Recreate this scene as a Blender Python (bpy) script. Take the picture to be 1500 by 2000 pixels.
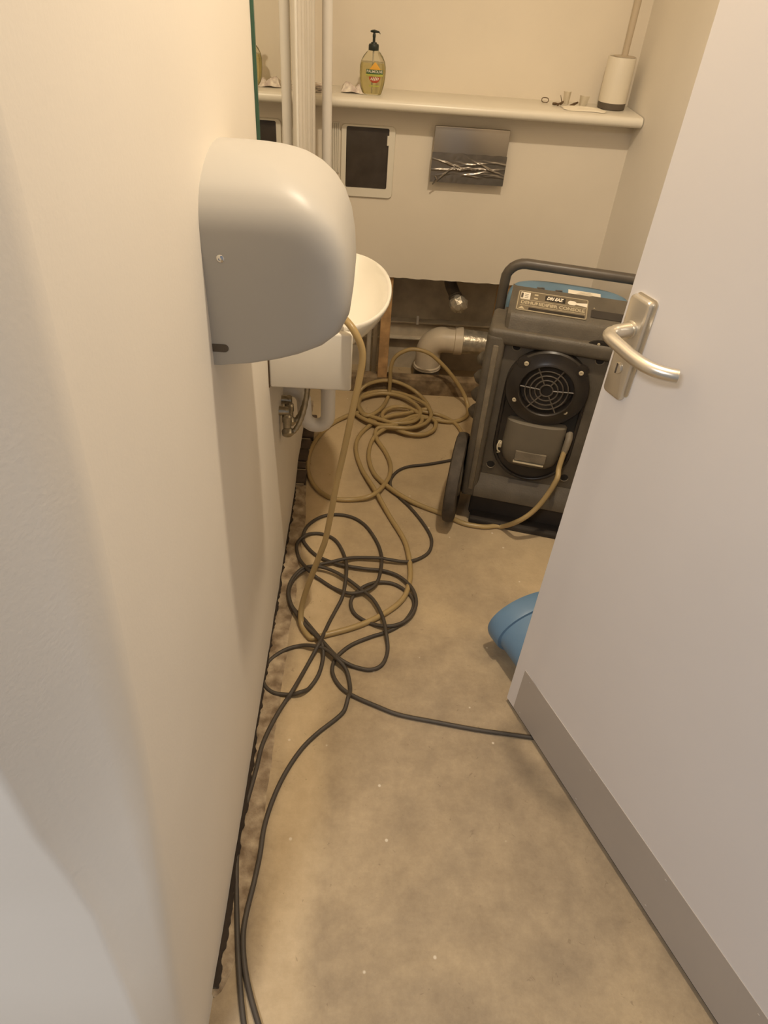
import bpy, bmesh, math, random
from mathutils import Vector, Matrix, noise
R = random.Random(7)
for o in list(bpy.data.objects):
    bpy.data.objects.remove(o)
SC = bpy.context.scene
COL = SC.collection

# ------------------------------------------------------------------ camera
FPX, W_PX, H_PX, CAM_H = 1330.7, 1500, 2000, 1.5
YAW, PIT, ROL = 0.0494673, 0.7043035, -0.0806643
fw = Vector((math.sin(YAW)*math.cos(PIT), math.cos(YAW)*math.cos(PIT), -math.sin(PIT)))
rt0 = Vector((math.cos(YAW), -math.sin(YAW), 0))
dn0 = fw.cross(rt0)
rt = rt0*math.cos(ROL) + dn0*math.sin(ROL)
dn = -rt0*math.sin(ROL) + dn0*math.cos(ROL)
cam_d = bpy.data.cameras.new('camera')
cam_d.sensor_fit = 'VERTICAL'
cam_d.sensor_height = 24.0
cam_d.lens = 24.0*FPX/H_PX
cam_d.clip_start = 0.02
cam = bpy.data.objects.new('camera', cam_d)
COL.objects.link(cam)
up = -dn
cam.matrix_world = Matrix(((rt.x, up.x, -fw.x, 0), (rt.y, up.y, -fw.y, 0), (rt.z, up.z, -fw.z, CAM_H), (0, 0, 0, 1)))
SC.camera = cam

def ray(px, py):
    return rt*((px-750)/FPX) + dn*((py-1000)/FPX) + fw
def onz(px, py, z=0.0):
    d = ray(px, py); t = (z-CAM_H)/d.z
    return Vector((0, 0, CAM_H)) + d*t
def ony(px, py, y):
    d = ray(px, py)
    return Vector((0, 0, CAM_H)) + d*(y/d.y)
def onplane(px, py, o, n):
    d = ray(px, py); c = Vector((0, 0, CAM_H))
    return c + d*((Vector(o)-c).dot(n)/d.dot(n))

# ------------------------------------------------------------------ world, lights, exposure
world = bpy.data.worlds.new('world'); SC.world = world
world.use_nodes = True
bgn = world.node_tree.nodes['Background']
bgn.inputs[0].default_value = (0.80, 0.84, 0.93, 1)
bgn.inputs[1].default_value = 0.24
SC.view_settings.view_transform = 'Standard'
SC.view_settings.look = 'None'
SC.view_settings.exposure = 0.20
SC.view_settings.gamma = 1.0
SC.view_settings.use_curve_mapping = False

LAMP = (0.34, 1.04, 2.53)
def area(name, loc, size, power, col, rot=(0, 0, 0)):
    l = bpy.data.lights.new(name, 'AREA'); l.shape = 'DISK'; l.size = size
    l.energy = power; l.color = col
    o = bpy.data.objects.new(name, l); COL.objects.link(o)
    o.location = loc; o.rotation_euler = rot
    return o
area('downlight_light', (LAMP[0], LAMP[1], LAMP[2]-0.012), 0.085, 20.5, (1.0, 0.835, 0.63))
area('corridor_light', (-0.85, -0.9, 2.46), 0.5, 29, (0.97, 0.96, 1.0))

# ------------------------------------------------------------------ materials
def srgb(r, g, b):
    f = lambda c: (c/255/12.92) if c/255 <= 0.04045 else ((c/255+0.055)/1.055)**2.4
    return (f(r), f(g), f(b), 1)
def mat(name, col, rough=0.5, metal=0.0, var=0.08, scale=8.0, bump=0.0, bscale=60.0, col2=None, trans=0.0, ior=1.45, spec=0.5, coat=0.0):
    m = bpy.data.materials.new(name); m.use_nodes = True
    nt = m.node_tree; b = nt.nodes['Principled BSDF']
    if not isinstance(col, tuple): col = tuple(col)
    if len(col) == 3: col = col + (1,)
    tc = nt.nodes.new('ShaderNodeTexCoord')
    nz = nt.nodes.new('ShaderNodeTexNoise'); nz.inputs['Scale'].default_value = scale; nz.inputs['Detail'].default_value = 5
    nt.links.new(tc.outputs['Object'], nz.inputs['Vector'])
    rp = nt.nodes.new('ShaderNodeValToRGB')
    c2 = col2 if col2 else tuple(min(1, c*(1+var)) for c in col[:3]) + (1,)
    c1 = col if col2 else tuple(c*(1-var) for c in col[:3]) + (1,)
    rp.color_ramp.elements[0].position = 0.35; rp.color_ramp.elements[0].color = c1
    rp.color_ramp.elements[1].position = 0.68; rp.color_ramp.elements[1].color = c2
    nt.links.new(nz.outputs['Fac'], rp.inputs['Fac'])
    nt.links.new(rp.outputs['Color'], b.inputs['Base Color'])
    b.inputs['Roughness'].default_value = rough
    b.inputs['Metallic'].default_value = metal
    b.inputs['IOR'].default_value = ior
    b.inputs['Transmission Weight'].default_value = trans
    b.inputs['Specular IOR Level'].default_value = spec
    b.inputs['Coat Weight'].default_value = coat
    if bump:
        n2 = nt.nodes.new('ShaderNodeTexNoise'); n2.inputs['Scale'].default_value = bscale; n2.inputs['Detail'].default_value = 4
        nt.links.new(tc.outputs['Object'], n2.inputs['Vector'])
        bp = nt.nodes.new('ShaderNodeBump'); bp.inputs['Strength'].default_value = bump; bp.inputs['Distance'].default_value = 0.004
        nt.links.new(n2.outputs['Fac'], bp.inputs['Height'])
        nt.links.new(bp.outputs['Normal'], b.inputs['Normal'])
    return m
def emis(name, col, s):
    m = bpy.data.materials.new(name); m.use_nodes = True
    b = m.node_tree.nodes['Principled BSDF']
    b.inputs['Emission Color'].default_value = col; b.inputs['Emission Strength'].default_value = s
    return m

def floor_material():
    m = bpy.data.materials.new('bare concrete'); m.use_nodes = True
    nt = m.node_tree; b = nt.nodes['Principled BSDF']
    N = nt.nodes.new; L = nt.links.new
    tc = N('ShaderNodeTexCoord')
    def nz(scale, det=6, rough=0.6, vec=None, dist=0.0):
        n = N('ShaderNodeTexNoise'); n.inputs['Scale'].default_value = scale; n.inputs['Detail'].default_value = det
        n.inputs['Roughness'].default_value = rough; n.inputs['Distortion'].default_value = dist
        L(vec if vec else tc.outputs['Object'], n.inputs['Vector']); return n
    def ramp(src, stops):
        r = N('ShaderNodeValToRGB'); e = r.color_ramp.elements
        e[0].position, e[0].color = stops[0]; e[1].position, e[1].color = stops[1]
        for p, c in stops[2:]:
            k = e.new(p); k.color = c
        L(src, r.inputs['Fac']); return r
    def mix(f, a, c, mode='MIX'):
        x = N('ShaderNodeMix'); x.data_type = 'RGBA'; x.blend_type = mode
        if isinstance(f, float): x.inputs[0].default_value = f
        else: L(f, x.inputs[0])
        for s, i in ((a, 6), (c, 7)):
            if isinstance(s, tuple): x.inputs[i].default_value = s
            else: L(s, x.inputs[i])
        return x.outputs[2]
    big = nz(2.1, 5, 0.55, dist=0.6)
    base = ramp(big.outputs['Fac'], [(0.34, srgb(140, 124, 102)), (0.64, srgb(194, 171, 134)), (0.5, srgb(168, 148, 118))])
    mid = nz(11, 10, 0.78)
    c = mix(0.40, base.outputs['Color'], ramp(mid.outputs['Fac'], [(0.3, srgb(122, 106, 86)), (0.7, srgb(208, 186, 150))]).outputs['Color'])
    # pale worn band along the left wall (old adhesive line), running in depth
    sep = N('ShaderNodeSeparateXYZ'); L(tc.outputs['Object'], sep.inputs[0])
    wob = nz(4.0, 5); ad = N('ShaderNodeMath'); ad.operation = 'MULTIPLY_ADD'; ad.inputs[1].default_value = 0.12
    L(wob.outputs['Fac'], ad.inputs[0]); L(sep.outputs['X'], ad.inputs[2])
    of = N('ShaderNodeMath'); of.operation = 'ADD'; of.inputs[1].default_value = 0.24; L(ad.outputs[0], of.inputs[0])
    k0, k1 = (0, 0, 0, 1), (0.8, 0.8, 0.8, 1)
    band = ramp(of.outputs[0], [(0.12, k0), (0.27, k0), (0.165, k1), (0.215, k1)])
    c = mix(band.outputs['Color'], c, mix(0.5, srgb(212, 188, 148), ramp(mid.outputs['Fac'], [(0.35, srgb(182, 158, 122)), (0.7, srgb(222, 200, 162))]).outputs['Color']))
    # paler concrete towards the back of the room
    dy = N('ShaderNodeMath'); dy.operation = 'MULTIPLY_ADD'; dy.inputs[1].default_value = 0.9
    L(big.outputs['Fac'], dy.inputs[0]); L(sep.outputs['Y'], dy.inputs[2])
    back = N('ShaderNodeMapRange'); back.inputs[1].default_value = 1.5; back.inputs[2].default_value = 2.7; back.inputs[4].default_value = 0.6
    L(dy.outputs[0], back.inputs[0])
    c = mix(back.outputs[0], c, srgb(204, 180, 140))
    # brushed trowel streaks across the room
    mp = N('ShaderNodeMapping'); mp.inputs['Scale'].default_value = (6, 90, 6); L(tc.outputs['Object'], mp.inputs['Vector'])
    st = nz(1.0, 4, 0.6, mp.outputs['Vector'])
    c = mix(0.012, c, ramp(st.outputs['Fac'], [(0.35, srgb(120, 105, 86)), (0.65, srgb(230, 210, 172))]).outputs['Color'])
    # scratches and dark scuffs
    sc = nz(30, 3, 0.7, dist=1.5)
    c = mix(ramp(sc.outputs['Fac'], [(0.27, (0.4, 0.4, 0.4, 1)), (0.33, (0, 0, 0, 1))]).outputs['Color'], c, srgb(110, 92, 70))
    # paint specks
    vo = N('ShaderNodeTexVoronoi'); vo.inputs['Scale'].default_value = 14; L(tc.outputs['Object'], vo.inputs['Vector'])
    c = mix(ramp(vo.outputs['Distance'], [(0.035, (0.8, 0.8, 0.8, 1)), (0.06, (0, 0, 0, 1))]).outputs['Color'], c, srgb(226, 212, 186))
    L(c, b.inputs['Base Color'])
    b.inputs['Roughness'].default_value = 0.72
    b.inputs['Specular IOR Level'].default_value = 0.25
    bp = N('ShaderNodeBump'); bp.inputs['Strength'].default_value = 0.25; bp.inputs['Distance'].default_value = 0.004
    L(nz(120, 4).outputs['Fac'], bp.inputs['Height']); L(bp.outputs['Normal'], b.inputs['Normal'])
    return m

M = dict(
    wall=mat('wall paint', srgb(235, 227, 213), 0.55, var=0.02, scale=3, bump=0.05, bscale=200),
    wallback=mat('back wall paint', srgb(229, 218, 199), 0.55, var=0.03, scale=3, bump=0.05, bscale=200),
    trim=mat('gloss trim paint', srgb(228, 220, 202), 0.3, var=0.02),
    door=mat('door laminate', srgb(226, 221, 216), 0.42, var=0.02, scale=3),
    kick=mat('brushed aluminium', srgb(182, 174, 164), 0.45, 0.12, var=0.04, scale=3),
    satin=mat('satin anodised aluminium', srgb(214, 206, 190), 0.3, 0.85, var=0.03),
    chrome=mat('chrome', srgb(225, 222, 216), 0.15, 1.0, var=0.05, scale=40),
    valve=mat('tarnished chrome', srgb(176, 168, 150), 0.28, 0.9, var=0.2, scale=60),
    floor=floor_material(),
    crust=mat('plaster and adhesive crust', srgb(126, 106, 82), 0.9, var=0.0, scale=30, bump=0.6, bscale=220, col2=srgb(190, 170, 140)),
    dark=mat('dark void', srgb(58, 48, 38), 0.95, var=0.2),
    brick=mat('damp brick', srgb(86, 72, 58), 0.9, var=0.25, scale=30, bump=0.5),
    mortar=mat('mortar', srgb(176, 156, 126), 0.95, var=0.15, scale=30, bump=0.5),
    cavity=mat('cavity lining', srgb(196, 182, 158), 0.9, var=0.16, scale=14, bump=0.2),
    rail=mat('cavity rail', srgb(206, 192, 168), 0.8, var=0.15, scale=14),
    timber=mat('timber', srgb(186, 148, 102), 0.75, var=0.22, scale=26, bump=0.2),
    oldtimber=mat('stained timber', srgb(104, 86, 64), 0.9, var=0.0, scale=22, bump=0.7, col2=srgb(158, 136, 104)),
    dryer=mat('dryer enamel', srgb(182, 178, 170), 0.42, var=0.012, scale=4),
    ceramic=mat('white ceramic', srgb(240, 234, 220), 0.12, var=0.01, scale=4, coat=0.3),
    pvc=mat('white pvc', srgb(230, 224, 214), 0.35, var=0.02),
    pvcold=mat('dusty white pvc', srgb(214, 198, 172), 0.4, var=0.06, scale=20),
    pipe=mat('painted pipe', srgb(216, 208, 194), 0.4, var=0.03),
    blackpvc=mat('black pvc', srgb(92, 82, 70), 0.45, var=0.2, scale=20),
    foil=mat('silver tape', srgb(196, 186, 166), 0.34, 0.55, var=0.25, scale=30, bump=0.5, bscale=70),
    tape=mat('grey duct tape', srgb(140, 132, 122), 0.28, 0.7, var=0.1, scale=30),
    steel=mat('flush plate steel', srgb(168, 160, 150), 0.33, 0.9, var=0.05, scale=5),
    screen=mat('dark access cover', srgb(66, 58, 50), 0.25, var=0.18, scale=18),
    mirror=mat('mirror silvering', srgb(236, 236, 228), 0.01, 1.0, var=0.0),
    glassedge=mat('green glass edge', srgb(58, 92, 74), 0.12, var=0.1),
    bodyplastic=mat('haze-lifted black plastic', srgb(92, 84, 71), 0.5, var=0.16, scale=14, bump=0.25, bscale=220),  # black lifted in the colour to imitate veiling glare
    bodyedge=mat('scuffed plastic', srgb(122, 111, 92), 0.55, var=0.2, scale=24, bump=0.3, bscale=200),
    blackgloss=mat('glossy black plastic', srgb(46, 41, 36), 0.3, var=0.2, scale=20),
    blackhole=mat('black recess', srgb(58, 51, 43), 0.8, var=0.2),
    hole=mat('hole shadow', srgb(34, 30, 26), 0.9, var=0.1),
    motor=mat('grey motor cover', srgb(108, 99, 83), 0.42, var=0.08, scale=10),
    rubber=mat('worn tyre rubber', srgb(78, 70, 60), 0.75, var=0.25, scale=30, bump=0.4),
    tubeblack=mat('painted steel tube', srgb(88, 80, 70), 0.38, var=0.1, scale=20),
    blue=mat('blue plastic', srgb(100, 130, 156), 0.42, var=0.06, scale=8),
    hoodblue=mat('dusty blue plastic', srgb(106, 136, 156), 0.5, var=0.1, scale=12),
    console=mat('console plate', srgb(112, 101, 82), 0.4, var=0.1, scale=20),
    print=mat('pale print', srgb(226, 216, 196), 0.6, var=0.03),
    border=mat('plate border', srgb(186, 172, 142), 0.5, var=0.05),
    paper=mat('white paper', srgb(238, 228, 206), 0.8, var=0.03),
    receipt=mat('printed paper', srgb(240, 230, 212), 0.8, var=0.0, scale=60, col2=srgb(190, 172, 160)),
    hose=mat('amber clear hose', srgb(188, 162, 112), 0.3, var=0.08, scale=6, trans=0.2, ior=1.4),
    cable=mat('black rubber cable', srgb(76, 68, 58), 0.55, var=0.12, scale=20),
    bottle=mat('clear bottle', srgb(244, 240, 218), 0.06, var=0.0, trans=0.95, ior=1.25),
    soap=mat('yellow liquid soap', srgb(238, 228, 176), 0.08, var=0.03, trans=0.8, ior=1.3),
    pump=mat('dark green pump', srgb(42, 48, 40), 0.4, var=0.1),
    green=mat('label green', srgb(58, 92, 50), 0.5, var=0.05),
    orange=mat('label orange', srgb(226, 168, 62), 0.5, var=0.06),
    redbrown=mat('label red brown', srgb(172, 76, 44), 0.5, var=0.06),
    lime=mat('label lime', srgb(176, 176, 84), 0.5, var=0.06),
    darkbase=mat('dark grey plastic base', srgb(92, 82, 70), 0.5, var=0.05),
    clay=mat('holder enamel', srgb(222, 212, 192), 0.45, var=0.02),
    handlebeige=mat('beige handle', srgb(192, 176, 152), 0.45, var=0.03),
    brown=mat('brown scrap', srgb(92, 72, 48), 0.6, var=0.2, scale=60),
    lampglow=emis('lamp lens', (1.0, 0.86, 0.64, 1), 6.0),
)

# ------------------------------------------------------------------ helpers
MATS = {}
def wm(o):
    return MATS.get(o.name, Matrix.Identity(4)) if o else Matrix.Identity(4)
def tag(o, label=None, cat=None, group=None, kind=None):
    if label: o['label'] = label
    if cat: o['category'] = cat
    if group: o['group'] = group
    if kind: o['kind'] = kind
    return o
def thing(name, label, cat, loc=(0, 0, 0), rotz=0.0, group=None, kind=None):
    o = bpy.data.objects.new(name, None); COL.objects.link(o)
    o.empty_display_size = 0.05
    o.location = loc; o.rotation_euler = (0, 0, rotz)
    MATS[o.name] = Matrix.Translation(loc) @ Matrix.Rotation(rotz, 4, 'Z')
    return tag(o, label, cat, group, kind)
def obj(name, bm, m, parent=None, local=False, smooth=None, mats=None):
    """link a bmesh as one mesh object; geometry is in world coordinates unless local"""
    if parent is not None and not local:
        bm.transform(wm(parent).inverted())
    bmesh.ops.recalc_face_normals(bm, faces=bm.faces[:])
    me = bpy.data.meshes.new(name); bm.to_mesh(me); bm.free()
    for k in (mats or [m]):
        me.materials.append(M[k] if isinstance(k, str) else k)
    o = bpy.data.objects.new(name, me); COL.objects.link(o)
    if parent is not None:
        o.parent = parent
        MATS[o.name] = wm(parent)
    else:
        MATS[o.name] = Matrix.Identity(4)
    if smooth is not None:
        for p in me.polygons: p.use_smooth = True
        if smooth < 180:
            me.set_sharp_from_angle(angle=math.radians(smooth))
    return o
def struct(name, bm, m, parent=None, **k):
    o = obj(name, bm, m, parent, **k)
    if parent is None: o['kind'] = 'structure'
    return o
def add_box(bm, x0, x1, y0, y1, z0, z1, bevel=0.0, seg=2):
    t = bmesh.new()
    bmesh.ops.create_cube(t, size=1.0)
    for v in t.verts:
        v.co = Vector((x0+(v.co.x+.5)*(x1-x0), y0+(v.co.y+.5)*(y1-y0), z0+(v.co.z+.5)*(z1-z0)))
    if bevel:
        bmesh.ops.bevel(t, geom=t.edges[:], offset=bevel, segments=seg, affect='EDGES', profile=0.5, clamp_overlap=True)
    merge(bm, t)
def merge(bm, t):
    me = bpy.data.meshes.new('tmp'); t.to_mesh(me); t.free()
    bm.from_mesh(me); bpy.data.meshes.remove(me)
def bx(*a, **k):
    bm = bmesh.new(); add_box(bm, *a, **k); return bm
def catmull(pts, per=8, closed=False):
    P = [Vector(p) for p in pts]; out = []; n = len(P)
    rng = range(n) if closed else range(n-1)
    for i in rng:
        if closed: p0, p1, p2, p3 = P[i-1], P[i], P[(i+1) % n], P[(i+2) % n]
        else: p0, p1, p2, p3 = P[max(i-1, 0)], P[i], P[i+1], P[min(i+2, n-1)]
        for k in range(per):
            t = k/per; t2 = t*t; t3 = t2*t
            out.append(0.5*((2*p1)+(p2-p0)*t+(2*p0-5*p1+4*p2-p3)*t2+(3*p1-p0-3*p2+p3)*t3))
    if not closed: out.append(P[-1].copy())
    return out
def add_tube(bm, pts, r, n=10, closed=False, caps=True):
    P = [Vector(p) for p in pts]; m = len(P)
    rad = r if isinstance(r, (list, tuple)) else [r]*m
    tang = []
    for i in range(m):
        a = P[i-1] if (i > 0 or closed) else P[i]
        b = P[(i+1) % m] if (i < m-1 or closed) else P[i]
        d = b-a
        tang.append(d.normalized() if d.length > 1e-9 else Vector((0, 0, 1)))
    nrm = tang[0].orthogonal().normalized()
    rings = []
    for i in range(m):
        nrm = (nrm - tang[i]*nrm.dot(tang[i]))
        if nrm.length < 1e-6: nrm = tang[i].orthogonal()
        nrm.normalize(); bi = tang[i].cross(nrm)
        rings.append([bm.verts.new(P[i]+(nrm*math.cos(2*math.pi*k/n)+bi*math.sin(2*math.pi*k/n))*rad[i]) for k in range(n)])
    rr = range(m) if closed else range(m-1)
    for i in rr:
        a, b = rings[i], rings[(i+1) % m]
        off = 0
        if closed and i == m-1:
            off = min(range(n), key=lambda s: (a[0].co-b[s].co).length)
        for k in range(n):
            bm.faces.new((a[k], a[(k+1) % n], b[(k+1+off) % n], b[(k+off) % n]))
    if caps and not closed:
        bm.faces.new(rings[0][::-1]); bm.faces.new(rings[-1])
def tube(pts, r, n=10, **k):
    bm = bmesh.new(); add_tube(bm, pts, r, n, **k); return bm
def loft(rings, cap0=True, cap1=True, closed=True):
    bm = bmesh.new(); add_loft(bm, rings, cap0, cap1, closed); return bm
def add_loft(bm, rings, cap0=True, cap1=True, closed=True):
    V = [[bm.verts.new(Vector(p)) for p in r] for r in rings]
    n = len(V[0])
    for a, b in zip(V[:-1], V[1:]):
        for k in range(n if closed else n-1):
            bm.faces.new((a[k], a[(k+1) % n], b[(k+1) % n], b[k]))
    if cap0: bm.faces.new(V[0][::-1])
    if cap1: bm.faces.new(V[-1])
def add_lathe(bm, prof, o=(0, 0, 0), axis=(0, 0, 1), n=24, sx=1.0, sy=1.0, xdir=None):
    ax = Vector(axis).normalized()
    e1 = Vector(xdir).normalized() if xdir else ax.orthogonal().normalized()
    e2 = ax.cross(e1); o = Vector(o)
    rings = []
    for r, h in prof:
        rings.append([o+ax*h+(e1*math.cos(2*math.pi*k/n)*sx+e2*math.sin(2*math.pi*k/n)*sy)*max(r, 1e-5) for k in range(n)])
    add_loft(bm, rings)
def lathe(prof, **k):
    bm = bmesh.new(); add_lathe(bm, prof, **k); return bm
def rrect(w, h, r, seg=6):
    """rounded rectangle outline centred on 0"""
    out = []
    for cx, cy, a0 in ((w/2-r, h/2-r, 0), (-w/2+r, h/2-r, 90), (-w/2+r, -h/2+r, 180), (w/2-r, -h/2+r, 270)):
        for k in range(seg+1):
            a = math.radians(a0+90*k/seg); out.append((cx+r*math.cos(a), cy+r*math.sin(a)))
    return out
def add_plate(bm, outline, o, e1, e2, thick, edge=0.0):
    """a plate: outline in e1,e2 at o, rising by thick along e1 x e2; edge = rounded rim"""
    o, e1, e2 = Vector(o), Vector(e1), Vector(e2); nn = e1.cross(e2).normalized()
    f = lambda s, h: [o+e1*x*s+e2*y*s+nn*h for x, y in outline]
    if edge:
        mx = max(max(abs(x), abs(y)) for x, y in outline)
        def ins(d, h):
            out = []; n = len(outline)
            for i in range(n):
                p = Vector(outline[i]); a = Vector(outline[i-1]); b = Vector(outline[(i+1) % n])
                t = (b-a); 
                q = Vector((-t.y, t.x)).normalized()
                out.append(o+e1*(p.x+q.x*d)+e2*(p.y+q.y*d)+nn*h)
            return out
        add_loft(bm, [f(1, 0), f(1, thick-edge), ins(edge*.3, thick-edge*.3), ins(edge, thick)])
    else:
        add_loft(bm, [f(1, 0), f(1, thick)])
def plate(*a, **k):
    bm = bmesh.new(); add_plate(bm, *a, **k); return bm
def text_bm(s, size, fit_w=None, shear=0.0, spacing=1.0, bold=0.0):
    cu = bpy.data.curves.new('txt', 'FONT'); cu.body = s; cu.size = size; cu.align_x = 'CENTER'; cu.align_y = 'CENTER'
    cu.shear = shear; cu.space_character = spacing; cu.offset = bold; cu.resolution_u = 3
    t = bpy.data.objects.new('txt', cu); COL.objects.link(t)
    bpy.context.view_layer.update()
    me = bpy.data.meshes.new_from_object(t.evaluated_get(bpy.context.evaluated_depsgraph_get()))
    bm = bmesh.new(); bm.from_mesh(me)
    bpy.data.objects.remove(t); bpy.data.curves.remove(cu); bpy.data.meshes.remove(me)
    if fit_w and bm.verts:
        x0 = min(v.co.x for v in bm.verts); x1 = max(v.co.x for v in bm.verts)
        s_ = fit_w/(x1-x0)
        for v in bm.verts: v.co.x = (v.co.x-(x0+x1)/2)*s_
    return bm
def place_flat(bm, o, e1, e2, lift=0.0004):
    o, e1, e2 = Vector(o), Vector(e1).normalized(), Vector(e2).normalized(); nn = e1.cross(e2)
    for v in bm.verts:
        v.co = o+e1*v.co.x+e2*v.co.y+nn*lift
    return bm
def nz(x, y=0.0, z=0.0): return noise.noise(Vector((x, y, z)))

# key planes of the room (metres)
XL, XR = -0.222, 0.845
YB, YU, YC = 2.535, 2.66, 2.785
ZC, ZCUT, ZLEDGE = 2.55, 0.508, 1.10

# ================================================================== the setting
bm = bmesh.new(); add_box(bm, -1.2, 1.4, -1.6, 2.8, -0.06, 0.0)
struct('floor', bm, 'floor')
struct('ceiling', bx(-0.30, 0.9, 0.16, 2.8, ZC, ZC+0.05), 'wall')

# left wall: painted board whose foot has been cut away raggedly above the floor; its near end is splayed to imitate a soft shadow edge
def shade_edge_y(z):
    pts = [(-0.1, 0.235), (0.243, 0.277), (0.796, 0.393), (1.118, 0.430), (1.37, 0.447), (2.6, 0.47)]
    for (z0, y0), (z1, y1) in zip(pts[:-1], pts[1:]):
        if z <= z1: return y0+(y1-y0)*(z-z0)/(z1-z0)
    return pts[-1][1]
bm = bmesh.new()
ys = [0.372+i*(2.72-0.372)/160 for i in range(161)]
def foot(y):
    return 0.017+0.008*nz(y*9)+0.006*nz(y*33, 3)+(0.035 if 1.40 < y < 1.62 else 0)*abs(nz(y*13, 7))+(0.04*max(0, min(1, (y-1.85)/0.1)))
zs = [0.12, 0.3, 0.45, 0.6, 0.7, 0.796, 0.95, 1.118, 1.25, 1.37, 1.6, 2.0, ZC]
def arris(z): return max(0.372, shade_edge_y(z)+0.014)
front = [[bm.verts.new((XL, y, foot(y))) for y in ys]] + [[bm.verts.new((XL, arris(z)+(y-0.372)*(2.72-arris(z))/(2.72-0.372), z)) for y in ys] for z in zs]
for a, b in zip(front[:-1], front[1:]):
    for k in range(len(ys)-1): bm.faces.new((a[k], a[k+1], b[k+1], b[k]))
back = [bm.verts.new((XL-0.014, max(y, 0.50), foot(y)+0.002)) for y in ys]
for k in range(len(ys)-1): bm.faces.new((front[0][k], back[k], back[k+1], front[0][k+1]))
bt = [bm.verts.new((XL-0.014, max(y, 0.50), ZC)) for y in ys]
for k in range(len(ys)-1): bm.faces.new((back[k], bt[k], bt[k+1], back[k+1]))
# wall run from the cut foot to the arris, then a splay added to imitate a shadow edge, and the corridor face
zz = [0.0, 0.12, 0.3, 0.45, 0.6, 0.7, 0.796, 0.95, 1.118, 1.25, 1.37, 1.6, 2.0, ZC]
cols = []
for z in zz:
    ya = shade_edge_y(z)
    row = [(XL, arris(z), z), (XL, min(arris(z)-0.0005, ya+0.012), z), (XL-0.004, ya-0.008, z)]
    for t in (0.25, 0.5, 0.75, 1.0):
        w_ = max(0.3, min(1.0, (ya-0.24)/0.15)); ye = min(0.308, ya-0.05)
        row.append((XL-0.004-0.074*w_*t, ya-0.008+(ye-ya+0.008)*t, z))
    yl = row[-1][1]
    xe = row[-1][0]; row += [(xe-0.003, yl-0.004, z), (xe-0.01, yl-0.006, z), (-1.0, yl-0.006, z)]
    cols.append(row)
struct('wall_left', bm, 'wall')
struct('wall_shade_reveal', loft(cols, False, False, closed=False), 'wall', smooth=80)
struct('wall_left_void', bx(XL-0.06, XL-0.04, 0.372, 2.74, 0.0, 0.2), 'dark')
# foot of the left wall: rough strip of old screed, exposed bricks and mortar
bm = bmesh.new()
rows = []
for i in range(241):
    y = 0.372+i*(2.45-0.372)/240
    wdt = 0.052+0.008*nz(y*7, 5)+0.003*nz(y*40, 9)
    if y < 0.52: wdt *= 0.12+0.88*((y-0.372)/0.148)**0.5
    if y > 1.75: wdt *= max(0.35, 1-(y-1.75)*2)
    row = []
    for k in range(8):
        t = k/7
        h = 0.0045*(1-t**4)+0.003*abs(nz(y*40, t*6, 2))+0.004*max(0, nz(y*11, t*3, 8))
        if t == 1: h = -0.002
        row.append((XL-0.03+(wdt+0.03)*t, y, h))
    rows.append(row)
o = struct('trim_1', loft(rows, False, False, closed=False), 'crust', smooth=40)
o['label'] = 'rough strip of old screed along the foot of the left wall'
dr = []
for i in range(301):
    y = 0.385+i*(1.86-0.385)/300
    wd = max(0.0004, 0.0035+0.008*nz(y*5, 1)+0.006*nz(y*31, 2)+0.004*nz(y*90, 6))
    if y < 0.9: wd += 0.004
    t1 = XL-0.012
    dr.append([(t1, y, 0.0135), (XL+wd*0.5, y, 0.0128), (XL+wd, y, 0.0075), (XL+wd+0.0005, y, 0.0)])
obj('dark_strip', loft(dr, False, False, closed=False), 'dark', o)  # uneven dark strip along the foot of the left wall
wl = bpy.data.objects['wall_left']
for y0, y1, x1 in ((1.885, 1.955, -0.190), (1.966, 2.00, -0.196), (2.012, 2.075, -0.194), (2.088, 2.15, -0.190), (2.162, 2.23, -0.186), (2.242, 2.32, -0.184)):
    b = bmesh.new(); add_box(b, XL-0.036, x1, y0, y1, -0.004, 0.016+0.004*R.random(), 0.002, 1)
    for v in b.verts: v.co += Vector((0.002*R.uniform(-1, 1), 0.002*R.uniform(-1, 1), 0))
    obj('brick', b, 'brick', wl)
obj('mortar_bed', bx(XL-0.034, -0.196, 1.88, 2.33, -0.004, 0.011), 'mortar', wl)

# right wall, back wall above the ledge, boxed-in cistern wall with its cut foot, and the cavity behind
struct('wall_right', bx(XR, XR+0.05, 0.16, 2.78, 0.0, ZC), 'wall')  # lighter paint than the back wall, standing in for light on this side
struct('wall_back', bx(XL-0.02, XR+0.01, YU, YU+0.05, ZLEDGE-0.05, ZC), 'wallback')
bm = bmesh.new()
n = 90
xs = [XL-0.012+i*(XR-XL+0.014)/n for i in range(n+1)]
cut = [ZCUT-0.004*(x-0.1)+0.0035*nz(x*26)+0.0028*nz(x*95, 4) for x in xs]
P0 = [bm.verts.new((x, YB, c)) for x, c in zip(xs, cut)]; P1 = [bm.verts.new((x, YB, ZLEDGE-0.028)) for x in xs]
P2 = [bm.verts.new((x, YB+0.013, c+0.002)) for x, c in zip(xs, cut)]; P3 = [bm.verts.new((x, YB+0.013, ZLEDGE-0.028)) for x in xs]
for k in range(n):
    bm.faces.new((P0[k], P0[k+1], P1[k+1], P1[k])); bm.faces.new((P2[k], P3[k], P3[k+1], P2[k+1])); bm.faces.new((P0[k], P2[k], P2[k+1], P0[k+1]))
struct('wall_boxing', bm, 'wallback')
struct('wall_cavity', bx(XL-0.02, XR+0.02, YC, YC+0.04, -0.02, ZLEDGE), 'cavity')

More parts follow.
